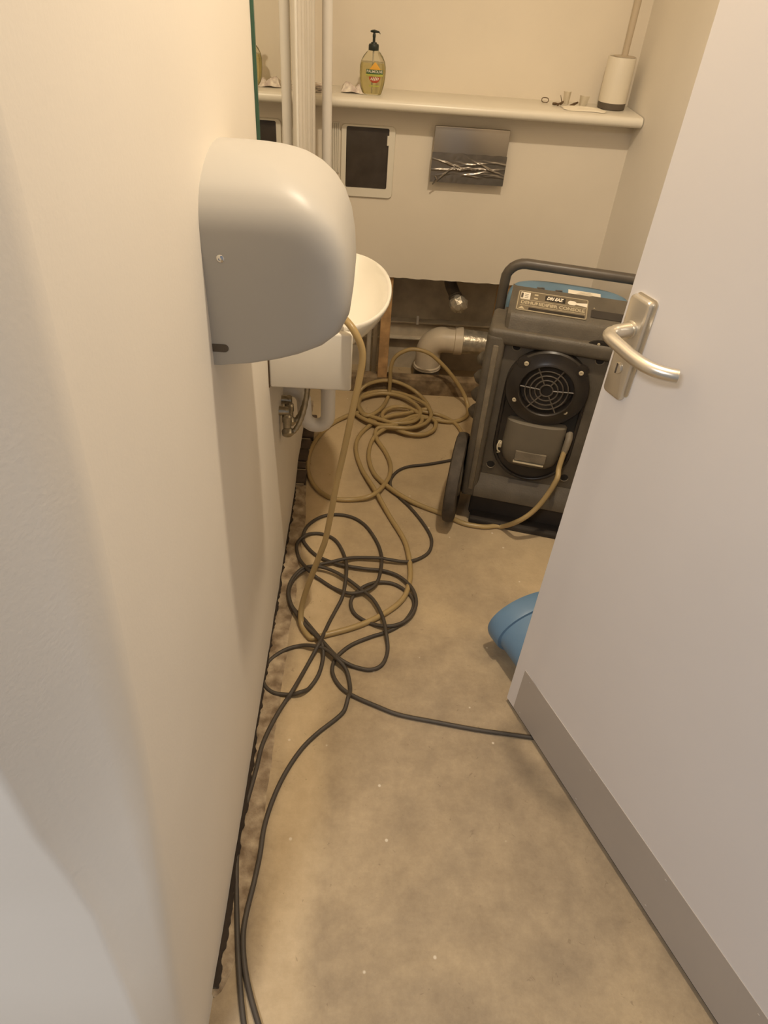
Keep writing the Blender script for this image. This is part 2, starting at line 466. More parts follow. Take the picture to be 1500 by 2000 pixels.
# corridor-side wall over and beside the doorway (only its light matters to the view)
bm = bmesh.new(); add_box(bm, -0.30, 1.4, 0.16, 0.26, 2.06, ZC+0.05); add_box(bm, 0.79, 1.4, 0.16, 0.26, 0, 2.06)
struct('wall_front', bm, 'wall')

# ledge board on the boxing
bm = bmesh.new()
prof = [(YU+0.004, ZLEDGE-0.030), (2.462, ZLEDGE-0.030), (2.455, ZLEDGE-0.028), (2.4505, ZLEDGE-0.022), (2.449, ZLEDGE-0.015), (2.4505, ZLEDGE-0.008), (2.455, ZLEDGE-0.002), (2.464, ZLEDGE), (YU-0.003, ZLEDGE), (YU+0.004, ZLEDGE-0.003)]
add_loft(bm, [[(x, y, z) for y, z in prof] for x in (XL-0.002, XR-0.003)])
tag(obj('ledge_shelf', bm, 'trim', smooth=50), 'long cream painted ledge shelf above the flush plate', 'shelf')

# ================================================================== door, opened into the room
D0 = Vector((0.4065, 1.0318, 0)); DD = Vector((0.399, -0.917, 0)).normalized(); DN = Vector((DD.y, -DD.x, 0))  # DN faces the camera
if DN.y > 0: DN = -DN
def dpt(a, z, off=0.0): return D0+DD*a+DN*off+Vector((0, 0, z))
DW, DT = 0.826, 0.042
def door_box(a0, a1, z0, z1, o0, o1, bevel=0.0):
    b = bx(a0, a1, o0, o1, z0, z1, bevel=bevel)
    for v in b.verts: v.co = dpt(v.co.x, v.co.z, v.co.y)
    return b
door = struct('door_1', door_box(0, DW, 0.013, 2.03, -DT, 0, 0.0015), 'door')
door['label'] = 'white laminate door standing open with metal kick plate and lever handle'
kp = obj('kick_plate', door_box(0.034, 0.79, 0.017, 0.172, -0.0002, 0.0016), 'kick', door)
for a in (0.06, 0.30, 0.54, 0.77):
    for z in (0.03, 0.155):
        obj('screw', lathe([(0.0028, 0.0), (0.0026, 0.0008), (0.0, 0.0012)], o=dpt(a, z, 0.0014), axis=DN, n=8), 'kick', kp)
obj('bottom_seal', door_box(0.0, DW, 0.0008, 0.0150, -DT+0.008, -0.006), 'blackhole', door)
hp = obj('handle_plate', plate(rrect(0.046, 0.170, 0.009), dpt(0.034, 1.017, 0), DD, (0, 0, 1), 0.0095, edge=0.005), 'satin', door, smooth=35)
obj('fixing_plate', plate(rrect(0.046, 0.165, 0.007), dpt(0.041, 1.024, 0), DD, (0, 0, 1), 0.002), 'satin', hp)
# thumb turn with a coin slot
obj('turn_button', lathe([(0.0098, 0), (0.0098, 0.003), (0.0088, 0.0045), (0, 0.0048)], o=dpt(0.0335, 0.984, 0.009), axis=DN, n=20), 'satin', hp, smooth=40)
b = bx(-0.0012, 0.0012, 0.0, 0.0006, -0.0085, 0.0085)
for v in b.verts: v.co = dpt(0.0335+v.co.x, 0.984+v.co.z, 0.0139+v.co.y)
obj('coin_slot', b, 'darkbase', hp)
obj('rose', lathe([(0.0135, 0.0), (0.0135, 0.0035), (0.0125, 0.004)], o=dpt(0.034, 1.051, 0.0092), axis=DN, n=24), 'satin', hp)
lv = [(0.034, 1.051, 0.010), (0.034, 1.051, 0.034), (0.035, 1.051, 0.047), (0.040, 1.0508, 0.056), (0.050, 1.050, 0.0595), (0.075, 1.0475, 0.0595), (0.105, 1.0445, 0.0585), (0.130, 1.043, 0.0545), (0.148, 1.0425, 0.046), (0.160, 1.0425, 0.036), (0.166, 1.0425, 0.029)]
cp = catmull([dpt(*p) for p in lv], 5)
obj('lever', tube(cp, [0.0112 if i < 8 else 0.0102 for i in range(len(cp))], 14), 'satin', hp, smooth=40)

# ================================================================== mirror on the left wall
mr = thing('wall_mirror', 'frameless mirror with green glass edge on the left wall above the dryer', 'mirror', (XL, 1.76, 0.95))
obj('mirror_glass', bx(XL, XL+0.006, 1.421, 2.092, 0.95, 2.05), 'mirror', mr)
obj('glass_edge', bx(XL, XL+0.0063, 1.412, 1.4212, 0.95, 2.05, bevel=0.001), 'glassedge', mr)
obj('edge_strip', bx(XL, XL+0.009, 2.092, 2.106, 0.95, 2.05, bevel=0.002), 'pvc', mr)

# ================================================================== pipes in the back left corner
rc = thing('ribbed_pipe_casing', 'pale grey ribbed pipe casing on the left wall just beyond the mirror', 'pipe casing', (XL, 2.21, 0.45))
q0, q1 = Vector((XL+0.004, 2.125, 0)), Vector((-0.193, 2.30, 0))
obj('casing_core', loft([[(XL, 2.115, z), (XL+0.004, 2.125, z), (-0.196, 2.30, z), (-0.196, 2.33, z), (XL, 2.33, z)] for z in (0.45, ZC)]), 'pipe', rc)
for i in range(6):
    p = q0.lerp(q1, (i+0.5)/6)
    obj('rib', tube([(p.x, p.y, 0.45), (p.x, p.y, ZC)], 0.0125 if i % 2 else 0.0105, 12), 'pipe', rc, smooth=40)
st = thing('boiler_pipe', 'single white vertical pipe standing clear of the ribbed pipe casing', 'pipe', (-0.155, 2.38, 0.45))
obj('pipe_run', tube([(XL, 2.38, 0.50), (-0.175, 2.38, 0.50), (-0.158, 2.38, 0.52), (-0.155, 2.38, 0.56), (-0.155, 2.38, 1.2), (-0.155, 2.38, ZC)], 0.0155, 16), 'pvc', st, smooth=40)
for z in (0.7, 1.75):
    obj('pipe_clip', bx(XL, -0.138, 2.373, 2.387, z, z+0.016, bevel=0.002), 'pvc', st)

# ================================================================== fittings on the boxing
vg = thing('ribbed_vent', 'narrow white ribbed vent strip beside the access panel', 'vent', (-0.135, YB, 0.86))
obj('backing', bx(-0.152, -0.122, YB-0.003, YB+0.001, 0.86, 1.015), 'trim', vg)
for i in range(5):
    obj('rib', bx(-0.1505+i*0.006, -0.1470+i*0.006, YB-0.007, YB-0.003, 0.863, 1.012, bevel=0.0008, seg=1), 'trim', vg)

ap = thing('access_panel', 'white framed access panel with dark glossy cover beside the ribbed vent', 'panel', (-0.028, YB, 0.79))
bm = bmesh.new()
def ring_plate(bm, o, e1, e2, w, h, r, w2, h2, r2, cx, cy, t):
    o, e1, e2 = Vector(o), Vector(e1), Vector(e2); nn = e1.cross(e2)
    A = rrect(w, h, r); B = [(x+cx, y+cy) for x, y in rrect(w2, h2, r2)]
    q = lambda L, d, s=1.0: [o+e1*x*s+e2*y*s+nn*d for x, y in L]
    rings = [q(A, 0), q(A, t*.6), q(A, t, 0.985), q(B, t), q(B, 0)]
    add_loft(bm, rings, False, False)
ring_plate(bm, (-0.027, YB, 0.901), (1, 0, 0), (0, 0, 1), 0.180, 0.224, 0.014, 0.142, 0.188, 0.006, -0.002, 0.0115, 0.007)
obj('frame', bm, 'trim', ap, smooth=40)
cov = obj('cover', bx(-0.103, 0.045, YB-0.003, YB+0.002, 0.814, 1.009, bevel=0.001, seg=1), 'screen', ap)
obj('catch', bx(0.036, 0.044, YB-0.008, YB-0.001, 0.955, 0.985, bevel=0.0015), 'trim', cov)
obj('notch', bx(0.038, 0.0435, YB-0.0055, YB-0.002, 0.875, 0.935, bevel=0.001), 'screen', cov)

fp = thing('flush_plate', 'silver flush plate half covered with crinkled grey tape under the ledge', 'flush plate', (0.314, YB, 0.861))
FO = 0.030
bm = bx(0.190, 0.438, YB-FO, YB-FO+0.012, 0.861, 1.030, bevel=0.003)
obj('plate', bm, 'steel', fp, smooth=35)
obj('mount', bx(0.215, 0.413, YB-FO+0.010, YB+0.001, 0.885, 1.005), 'pvc', fp)
bm = bmesh.new(); rows = []
wr = random.Random(5)
WR = [(wr.uniform(0.20, 0.42), wr.uniform(0.885, 0.935), wr.uniform(-0.2, 0.2), wr.uniform(0.02, 0.05), wr.uniform(0.001, 0.0035)) for _ in range(12)]
WR += [(0.31, 0.905, 0.05, 0.09, 0.007), (0.25, 0.918, -0.25, 0.05, 0.006), (0.38, 0.912, -0.35, 0.04, 0.005), (0.235, 0.885, 0.9, 0.02, 0.005)]
for i in range(111):
    t = i/110; x = 0.1885+t*0.251
    row = []
    for k in range(61):
        s = k/60; z = 0.860+s*(0.092+0.003*nz(x*40))
        c = 0.0
        for xc, zc, sl_, ln, am in WR:
            d = (z-zc-sl_*(x-xc)-0.003*nz(x*40, zc*50))/0.0026
            if abs(d) < 3: c += am*math.exp(-d*d)*math.exp(-((x-xc)/ln)**2)
        c += 0.0008*nz(x*60, z*60)
        row.append((x, YB-FO-0.0012-abs(c)*max(0, 1-abs(t-.5)*0.8), z))
    rows.append(row)
add_loft(bm, rows, False, False, closed=False)
tp = obj('tape', bm, 'tape', fp, smooth=60)
obj('loose_tape_end', tube(catmull([(0.205, YB-FO-.003, 0.880), (0.212, YB-FO-.009, 0.871), (0.206, YB-FO-.006, 0.862), (0.198, YB-FO-.004, 0.853)], 5), 0.0028, 6), 'tape', fp)

# ================================================================== things standing on the ledge
# soap bottle
BX, BY, BZ = -0.022, 2.535, ZLEDGE
sb = thing('soap_bottle', 'clear pump bottle of yellow hand soap standing on the ledge', 'soap bottle', (BX, BY, BZ))
def bw(h):
    pts = [(0, 0.027), (0.003, 0.0305), (0.012, 0.0335), (0.03, 0.0385), (0.055, 0.0415), (0.075, 0.041), (0.09, 0.0375), (0.102, 0.031), (0.112, 0.0225), (0.118, 0.0155), (0.121, 0.0145)]
    for (a, r0), (b_, r1) in zip(pts[:-1], pts[1:]):
        if h <= b_:
            t = (h-a)/(b_-a); t = t
            return r0+(r1-r0)*t
    return pts[-1][1]
hs = [0, 0.003, 0.008, 0.015, 0.03, 0.045, 0.06, 0.075, 0.084, 0.09, 0.096, 0.102, 0.107, 0.112, 0.116, 0.121]
SYR = 0.58
TH = -0.12      # bottle turned slightly on its foot
def bpt(th, h, off=0.0):
    r = bw(h)+off
    x, y = r*math.cos(th), (max(r*SYR, 0.0145*min(1, 1.2)) if h > 0.1 else r*SYR)*math.sin(th)
    return Vector((BX+x*math.cos(TH)-y*math.sin(TH), BY+x*math.sin(TH)+y*math.cos(TH), BZ+h))
NB = 40
obj('shell', loft([[bpt(2*math.pi*k/NB, h) for k in range(NB)] for h in hs]), 'bottle', sb, smooth=50)
hl = [0.003, 0.008, 0.015, 0.03, 0.045, 0.06, 0.075, 0.086]
obj('soap', loft([[bpt(2*math.pi*k/NB, h, -0.0022) for k in range(NB)] for h in hl]), 'soap', sb, smooth=50)
obj('dip_tube', tube([(BX, BY, BZ+0.006), (BX, BY, BZ+0.125)], 0.0022, 8), 'pvc', sb)
pu = obj('pump', lathe([(0.0155, 0.118), (0.016, 0.1195), (0.016, 0.130), (0.0145, 0.134), (0.0095, 0.1355), (0.0085, 0.1385), (0.0042, 0.139), (0.004, 0.150), (0.0048, 0.1515), (0.0048, 0.158), (0.0036, 0.160), (0.0036, 0.163)], o=(BX, BY, BZ), n=20), 'pump', sb, smooth=35)
rings = []
for i, (dx, w, hh) in enumerate(((-0.013, 0.004, 0.003), (-0.009, 0.008, 0.006), (0.0, 0.0095, 0.0075), (0.008, 0.007, 0.006), (0.016, 0.0045, 0.0042), (0.020, 0.003, 0.003))):
    zz0 = BZ+0.1665-0.0003*abs(dx*1000)*0.25-(0.004 if dx > 0.017 else 0)
    rings.append([(BX+dx*0.92, BY-0.004*(dx/0.02)+w*math.cos(a)*0.9, zz0+hh*0.55*math.sin(a)) for a in [2*math.pi*k/10 for k in range(10)]])
obj('pump_head', loft(rings), 'pump', pu, smooth=50)
# label patches wrapped on the bottle's front
def wrap(bm, th0, h0, off):
    """x,y in metres on the label -> bottle surface about angle th0"""
    for v in bm.verts:
        h = h0+v.co.y
        r = bw(h)
        th = th0+v.co.x/(r*0.80)
        v.co = bpt(th, h, off+v.co.z)
    return bm
def grid(w, h, nx, ny, shape=None):
    bm = bmesh.new()
    V = [[bm.verts.new((-w/2+w*i/nx, -h/2+h*j/ny, 0)) for i in range(nx+1)] for j in range(ny+1)]
    for j in range(ny):
        for i in range(nx): bm.faces.new((V[j][i], V[j][i+1], V[j+1][i+1], V[j+1][i]))
    if shape:
        for v in bm.verts: v.co = shape(v.co)
    return bm
TF = -math.pi/2+0.26
lb = obj('label', wrap(grid(0.046, 0.012, 12, 2), TF, 0.064, 0.0005), 'green', sb)
obj('lettering', wrap(text_bm('PALMOLIVE', 0.010, 0.042, bold=0.00018), TF, 0.0645, 0.0009), 'print', lb)
obj('label_peak', wrap(grid(0.030, 0.019, 10, 6, lambda c: Vector((c.x*(0.08+0.92*(0.0095-c.y)/0.019), c.y, 0))), TF, 0.0795, 0.0005), 'orange', sb)
obj('label_field', wrap(grid(0.048, 0.006, 12, 2), TF, 0.055, 0.0004), 'lime', sb)
obj('label_bowl', wrap(grid(0.030, 0.016, 12, 6, lambda c: Vector((c.x*math.sqrt(max(0.02, 1-((0.008-c.y)/0.017)**2)), c.y, 0))), TF, 0.043, 0.0005), 'redbrown', sb)
for i in range(5):
    obj('label_stripe', wrap(grid(0.0024, 0.0105-0.0018*abs(i-2), 1, 4, lambda c: Vector((c.x+c.y*0.35, c.y, 0))), TF+(i-2)*0.135, 0.0455, 0.0009), 'print', sb)
obj('label_foot', wrap(grid(0.026, 0.004, 6, 1), TF, 0.026, 0.0005), 'lime', sb)

# brush holder with the brush in it
HX, HY = 0.768, 2.585
bh = thing('toilet_brush_holder', 'white cylinder toilet brush holder with dark foot in the ledge corner', 'brush holder', (HX, HY, ZLEDGE))
obj('foot', lathe([(0.040, 0.0), (0.0435, 0.002), (0.0445, 0.020), (0.042, 0.0225)], o=(HX, HY, ZLEDGE), n=40), 'darkbase', bh, smooth=40)
obj('sleeve', lathe([(0.0448, 0.020), (0.0450, 0.023), (0.0440, 0.142), (0.0425, 0.1445), (0.040, 0.1440), (0.040, 0.138), (0.012, 0.137)], o=(HX, HY, ZLEDGE), n=40), 'clay', bh, smooth=40)
tag(obj('toilet_brush', lathe([(0.034, 0.1438), (0.034, 0.1458), (0.0100, 0.147), (0.0095, 0.16), (0.0115, 0.36), (0.0118, 0.38), (0.004, 0.386)], o=(HX+0.006, HY+0.002, ZLEDGE), n=20), 'handlebeige', smooth=40), 'beige toilet brush handle rising from its white holder', 'toilet brush')

# paper scraps and bits
def crumple(cx, cy, z, w, d, h, seed, n=14, fold=1.0):
    bm = bmesh.new(); rows = []
    for i in range(n+1):
        row = []
        for k in range(n+1):
            s, t = i/n, k/n
            hh = (0.5+0.9*nz(s*2.2+seed, t*2.4, seed))*h*fold + 0.22*h*abs(nz(s*7+seed, t*6, 1))
            ed = (max(0.0, math.sin(math.pi*s))*max(0.0, math.sin(math.pi*t)))**0.45
            row.append((cx+(s-.5)*w+0.16*w*nz(t*4, seed, s), cy+(t-.5)*d+0.16*d*nz(s*4, seed+3, t), z+0.0006+max(0, hh)*(0.12+0.88*ed)))
        rows.append(row)
    add_loft(bm, rows, False, False, closed=False)
    return bm
def sheet_stack(cx, cy, z, w, d, cnt, seed, rz):
    bm = bmesh.new(); rr = random.Random(seed)
    for i in range(cnt):
        t = bmesh.new(); a = rz+rr.uniform(-.3, .3)
        add_box(t, -w/2, w/2, -d/2, d/2, 0, 0.0016)
        bmesh.ops.transform(t, verts=t.verts[:], matrix=Matrix.Translation((cx+rr.uniform(-.004, .004), cy+rr.uniform(-.004, .004), z+i*0.0026))@Matrix.Rotation(a, 4, 'Z')@Matrix.Rotation(rr.uniform(-.05, .02), 4, 'Y'))
        merge(bm, t)
    return bm
tag(obj('receipt_stack', sheet_stack(-0.183, 2.53, ZLEDGE+0.001, 0.05, 0.055, 7, 3, 0.3), 'receipt'), 'little stack of folded receipts at the pipe end of the ledge', 'papers')
tag(obj('crumpled_paper', crumple(-0.085, 2.545, ZLEDGE, 0.070, 0.055, 0.042, 2.3), 'receipt', smooth=30), 'crumpled printed paper lying beside the soap bottle', 'paper')
tag(obj('flat_tissue', crumple(0.665, 2.53, ZLEDGE, 0.135, 0.075, 0.010, 5.1, fold=0.8), 'paper', smooth=40), 'flat white paper tissue lying in front of the brush holder', 'tissue')
def curl(cx, cy, z, w, h, bend, rz, lean=0.12):
    bm = bmesh.new(); rows = []; ca, sa = math.cos(rz), math.sin(rz)
    for i in range(9):
        s = i/8; row = []
        for k in range(7):
            t = k/6; x = (s-.5)*w*(0.8+0.3*t); y = bend*(4*(s-.5)**2)+lean*h*t
            row.append((cx+x*ca-y*sa, cy+x*sa+y*ca, z+h*t*(1+0.1*nz(s*4, 2))))
        rows.append(row)
    add_loft(bm, rows, False, False, closed=False)
    bmesh.ops.solidify(bm, geom=bm.faces[:], thickness=0.0006)
    return bm
tag(obj('paper_curl', curl(0.625, 2.60, ZLEDGE, 0.024, 0.036, 0.012, 0.1), 'paper', smooth=40), 'taller upright curl of white paper standing on the ledge', 'paper')
tag(obj('paper_curl', curl(0.672, 2.59, ZLEDGE, 0.030, 0.028, 0.012, -0.5, 0.3), 'paper', smooth=40), 'shorter leaning curl of white paper next to the brush holder', 'paper')
mc = thing('wire_clip', 'tiny wire clip lying alone at the back of the ledge', 'clip', (0.553, 2.615, ZLEDGE))
obj('loop', tube(catmull([(0.544, 2.61, ZLEDGE+.002), (0.562, 2.61, ZLEDGE+.002), (0.562, 2.615, ZLEDGE+.012), (0.544, 2.615, ZLEDGE+.012)], 4, closed=True), 0.0013, 6, closed=True), 'brown', mc)
for i, (x, y, L_, a, t_) in enumerate(((0.580, 2.575, 0.016, 0.2, 'stub'), (0.588, 2.565, 0.013, 1.4, 'knot'), (0.604, 2.585, 0.020, 1.0, 'sprig'), (0.640, 2.565, 0.034, 0.7, 'twig'))):
    lab = {'stub': 'brown plug scrap nearest the wire clip on the ledge', 'knot': 'short brown wall plug lying across another scrap', 'sprig': 'brown split wall plug with a raised prong beside the paper curl', 'twig': 'long brown wall plug lying against the paper curls'}[t_]
    e = Vector((math.cos(a), math.sin(a)*0.6, 0.25 if i > 1 else 0.0)); c0 = Vector((x, y, ZLEDGE+0.004))
    b = tube([c0-e*L_*0.5+Vector((0, 0, L_*.12 if i > 1 else 0)), c0+Vector((0, 0, L_*.12 if i > 1 else 0)), c0+e*L_*0.5+Vector((0, 0, L_*.14 if i > 1 else 0))], [0.004, 0.0042, 0.0028], 7)
    if t_ == 'sprig': add_tube(b, [c0+Vector((0, 0, .003)), c0+Vector((-0.008, 0.004, 0.024))], [0.0015, 0.0007], 6)
    if t_ == 'knot': add_tube(b, [c0-Vector((.005, 0, 0)), c0+Vector((.006, 0.002, 0.003))], 0.0032, 6)
    tag(obj('wall_plug', b, 'brown'), lab, 'wall plug')

# ================================================================== hand dryer
DY, DHW = 1.035, 0.133
hd = thing('hand_dryer', 'domed white wall-mounted hand dryer on the left wall', 'hand dryer', (XL, DY, 1.0))
def lerp(tab, z):
    for (a, r0), (b_, r1) in zip(tab[:-1], tab[1:]):
        if z <= b_: return r0+(r1-r0)*(z-a)/(b_-a)
    return tab[-1][1]
XF = [(1.0, -0.205), (1.005, -0.150), (1.012, -0.112), (1.02, -0.084), (1.032, -0.056), (1.048, -0.037), (1.07, -0.0265), (1.10, -0.023), (1.14, -0.026), (1.17, -0.032), (1.195, -0.042), (1.215, -0.056), (1.232, -0.074), (1.246, -0.096), (1.256, -0.122), (1.263, -0.152), (1.2665, -0.185), (1.268, -0.212)]
HWT = [(1.0, 0.132), (1.17, 0.134), (1.20, 0.132), (1.215, 0.127), (1.227, 0.120), (1.242, 0.106), (1.253, 0.084), (1.262, 0.055), (1.2665, 0.03), (1.268, 0.012)]
zl = [1.0, 1.0025, 1.005, 1.008, 1.012, 1.016, 1.02, 1.026, 1.032, 1.04, 1.048, 1.058, 1.07, 1.085, 1.10, 1.12, 1.14, 1.155, 1.17, 1.183, 1.195, 1.205, 1.215, 1.224, 1.232, 1.239, 1.246, 1.251, 1.256, 1.260, 1.263, 1.2655, 1.267, 1.268]
rings = []
for z in zl:
    X = lerp(XF, z)-XL; hw = lerp(HWT, z); ring = []
    e = 2/7.0
    for k in range(97):
        th = math.pi*k/96; c, s = math.cos(th), math.sin(th)
        ring.append((XL+X*abs(s)**e, DY-hw*math.copysign(abs(c)**e, c), z))
    rings.append(ring)
hb = obj('casing', loft(rings), 'dryer', hd, smooth=60)
obj('back_plate', bx(XL, XL+0.004, DY-0.128, DY+0.128, 1.006, 1.20), 'darkbase', hd)
YN = DY-0.1325
sc = obj('screw', lathe([(0.0058, -0.002), (0.0056, 0.001), (0.004, 0.0026), (0.0022, 0.003), (0.0018, 0.0012)], o=(-0.1985, YN-0.0002, 1.158), axis=(0, -1, 0), n=14), 'chrome', hd, smooth=35)
sl = bmesh.new()
add_plate(sl, [(x, z) for x, z in [(-0.013, -0.006), (0.004, -0.006)]+[(0.004+0.006*math.sin(math.pi*k/8), -0.006*math.cos(math.pi*k/8)) for k in range(1, 8)]+[(0.004, 0.006), (-0.013, 0.006)]], (-0.2085, YN+0.0012, 1.028), (1, 0, 0), (0, 0, 1), 0.0021)
obj('keyhole_slot', sl, 'darkbase', hd)
obj('pin_hole', lathe([(0.0016, -0.001), (0.0016, 0.0012)], o=(-0.185, 1.0, 1.2626), axis=(0, 0, 1), n=8), 'brown', hd)
obj('air_outlet', bx(-0.16, -0.08, DY-0.05, DY+0.05, 1.004, 1.012, bevel=0.003), 'blackhole', hd)

# ================================================================== wash basin
ws = thing('wash_basin', 'white ceramic wash basin with boxy underside on the left wall', 'wash basin', (XL, 1.65, 0.665))
CY = 1.65
def oval_ring(xf, xb, hw, z, e=2.15, n=72):
    """oval about the bowl's centre line, flattened where it meets the wall"""
    xc, a = (xf+xb)/2, (xf-xb)/2; e_ = 2/e; out = []
    for k in range(n):
        th = 2*math.pi*k/n; c, s_ = math.cos(th), math.sin(th)
        out.append((max(XL+0.002, xc+a*math.copysign(abs(s_)**e_, s_)), CY-hw*math.copysign(abs(c)**e_, c), z))
    return out
rings = [oval_ring(-0.09, XL, 0.12, 0.700), oval_ring(-0.040, XL, 0.182, 0.722), oval_ring(0.010, XL-.01, 0.212, 0.752), oval_ring(0.040, XL-.01, 0.228, 0.785), oval_ring(0.054, XL-.01, 0.236, 0.812), oval_ring(0.0575, XL-.01, 0.238, 0.822),
         oval_ring(0.0555, XL-.008, 0.236, 0.8265), oval_ring(0.050, XL+.03, 0.229, 0.827), oval_ring(0.044, XL+.055, 0.221, 0.822), oval_ring(0.034, XL+.065, 0.208, 0.795), oval_ring(0.014, XL+.08, 0.182, 0.765), oval_ring(-0.018, XL+.10, 0.138, 0.744), oval_ring(-0.055, XL+.125, 0.072, 0.734), oval_ring(-0.075, XL+.14, 0.02, 0.732)]
obj('bowl', loft(rings), 'ceramic', ws, smooth=60)
bm = bx(XL+0.001, -0.0335, 1.404, 1.896, 0.678, 0.729, bevel=0.007, seg=3)
obj('body', bm, 'ceramic', ws, smooth=35)
for ya_, yb_ in ((1.398, 1.420), (1.880, 1.902)):
    obj('side_cheek', bx(XL+0.001, -0.031, ya_, yb_, 0.675, 0.8185, bevel=0.006, seg=3), 'ceramic', ws, smooth=35)
obj('mastic_joint', bx(XL, XL+0.0025, 1.3965, 1.9035, 0.675, 0.81), 'brown', ws)

tr = thing('basin_trap', 'white plastic waste trap hanging under the wash basin', 'waste trap', (-0.105, 1.66, 0.39))
TY = 1.66
up_ = [(-0.100, TY, 0.67), (-0.100, TY, 0.55)]
obj('tail_pipe', tube(up_, 0.0185, 16), 'pvc', tr, smooth=40)
obj('coupling_nut', lathe([(0.0185, 0), (0.0225, 0.001), (0.0225, 0.022), (0.0185, 0.024)], o=(-0.100, TY, 0.532), n=20), 'pvc', tr, smooth=30)
ub = [(-0.100, TY, 0.553), (-0.100, TY, 0.45)]+[(-0.133+0.033*math.cos(a), TY, 0.437-0.033*math.sin(a)) for a in [math.pi*k/8 for k in range(9)]]+[(-0.166, TY, 0.45), (-0.168, TY, 0.49), (-0.18, TY, 0.512), (-0.20, TY, 0.518), (XL, TY, 0.518)]
obj('u_bend', tube(ub, 0.0205, 16), 'pvc', tr, smooth=40)
for nm, vy, lab in (('isolation_valve', 1.545, 'tarnished isolation valve with hose on the wall nearer the dryer'), ('isolation_valve', 1.60, 'tarnished isolation valve with hose behind its twin under the basin')):
    vv = thing(nm, lab, 'valve', (XL, vy, 0.47))
    vb = obj('valve_body', tube([(XL, vy, 0.52), (-0.205, vy, 0.52), (-0.195, vy, 0.52)], [0.013, 0.011, 0.010], 14), 'valve', vv, smooth=35)
    obj('stem', lathe([(0.011, 0), (0.011, 0.04), (0.013, 0.042), (0.013, 0.06), (0.009, 0.064), (0.009, 0.085)], o=(-0.202, vy, 0.445), n=14), 'valve', vv, smooth=35)
    obj('tap_handle', lathe([(0.014, 0), (0.016, 0.004), (0.0155, 0.016), (0.010, 0.02), (0.004, 0.021)], o=(-0.202, vy, 0.462), axis=(0.2, -0.75, -0.65), n=12), 'valve', vv, smooth=35)
    hp_ = catmull([(-0.20, vy, 0.455), (-0.187, vy+0.005, 0.452), (-0.17, vy+0.012, 0.478), (-0.155, vy+0.02, 0.53), (-0.147, vy+0.025, 0.60), (-0.145, vy+0.025, 0.668)], 8)
    obj('flexible_hose', tube(hp_, [0.0072+0.0006*math.sin(i*2.2) for i in range(len(hp_))], 10), 'valve', vv, smooth=60)

# ================================================================== behind the cut wall: timbers and drains
tg = 'timbers exposed behind the cut wall'
bm = bmesh.new(); rows = []
for i in range(61):
    x = XL-0.02+i*(XR-XL+0.03)/60
    j = 0.004*nz(x*14, 2); k = 0.003*nz(x*30, 5)
    rows.append([(x, 2.549+j*.6, -0.002), (x, 2.545+k, 0.04), (x, 2.549+j, 0.070+k), (x, 2.556+j, 0.077+k), (x, 2.588+k, 0.078+j*.5), (x, 2.592, -0.002)])
add_loft(bm, rows)
tag(obj('sole_plate', bm, 'oldtimber', smooth=35), 'dirty stained timber sole plate along the floor of the cavity', 'timber', tg)
tag(obj('timber_stud', bx(0.052, 0.092, 2.549, 2.60, 0.072, 0.62, bevel=0.002), 'timber'), 'bare timber stud between the wash basin and the white drain elbow', 'timber', tg)
tag(obj('timber_stud', bx(0.500, 0.542, 2.549, 2.60, 0.072, 0.62, bevel=0.002), 'timber'), 'bare timber stud partly hidden behind the dehumidifier handle', 'timber', tg)
cr = thing('cavity_rail', 'dark horizontal rail across the back of the cavity', 'rail', (0.3, 2.76, 0.20))
obj('upper_flange', bx(XL, XR, 2.745, 2.786, 0.230, 0.238, bevel=0.002), 'rail', cr)
obj('web', bx(XL, XR, 2.762, 2.786, 0.16, 0.232), 'cavity', cr)
obj('lower_flange', bx(XL, XR, 2.740, 2.786, 0.158, 0.166, bevel=0.002), 'rail', cr)
for x, lab in ((0.010, 'dark upright pipe in the cavity on the basin side of its twin'), (0.036, 'dark upright pipe in the cavity close against the timber stud')):
    tag(obj('cavity_pipe', tube([(x, 2.69, -0.02), (x, 2.69, 0.62)], 0.010, 12), 'cavity', smooth=40), lab, 'pipe', 'upright pipes in the cavity')
tag(obj('white_clip', bx(0.208, 0.219, 2.742, 2.754, 0.228, 0.264, bevel=0.002), 'pvc'), 'small white clip on the cavity rail above the drain elbow', 'clip')

EX, EY, EZ, ER = 0.266, 2.662, 0.220, 0.053
el = thing('drain_elbow', 'white plastic drain elbow with taped open end in the wall cavity', 'drain pipe', (EX, EY, 0.10))
cp = [(EX, EY, 0.085), (EX, EY, 0.12), (EX, EY, 0.148)]
for k in range(1, 9):
    a = math.pi/2*k/8; cp.append((EX+0.062*(1-math.cos(a)), EY-0.012*k/8, 0.150+0.062*math.sin(a)))
cp += [(EX+0.10, EY-0.016, 0.2125), (EX+0.134, EY-0.018, 0.2125)]
obj('elbow', tube(cp, ER, 28), 'pvcold', el, smooth=40)
obj('spigot_collar', lathe([(0.053, 0), (0.0575, 0.002), (0.0575, 0.034), (0.053, 0.036)], o=(EX+0.100, EY-0.016, 0.2125), axis=(1, -0.06, 0), n=28), 'pvcold', el, smooth=35)
obj('flange_ring', lathe([(0.052, 0), (0.058, 0.002), (0.059, 0.006), (0.057, 0.009), (0.0585, 0.012), (0.058, 0.016), (0.053, 0.019)], o=(EX, EY, 0.072), n=32), 'pvcold', el, smooth=30)
b = bmesh.new(); rings = []
for i in range(15):
    t = i/14; rr_ = 0.0505-0.004*t
    rings.append([(EX+0.132+0.106*t, EY-0.019-0.006*t+(rr_+0.003*nz(i*.9, k*.7, 3)*(t*1.6))*math.cos(2*math.pi*k/28), 0.2125+(rr_+0.003*nz(i*.9, k*.7, 3)*(t*1.6))*math.sin(2*math.pi*k/28)) for k in range(28)])
add_loft(b, rings)
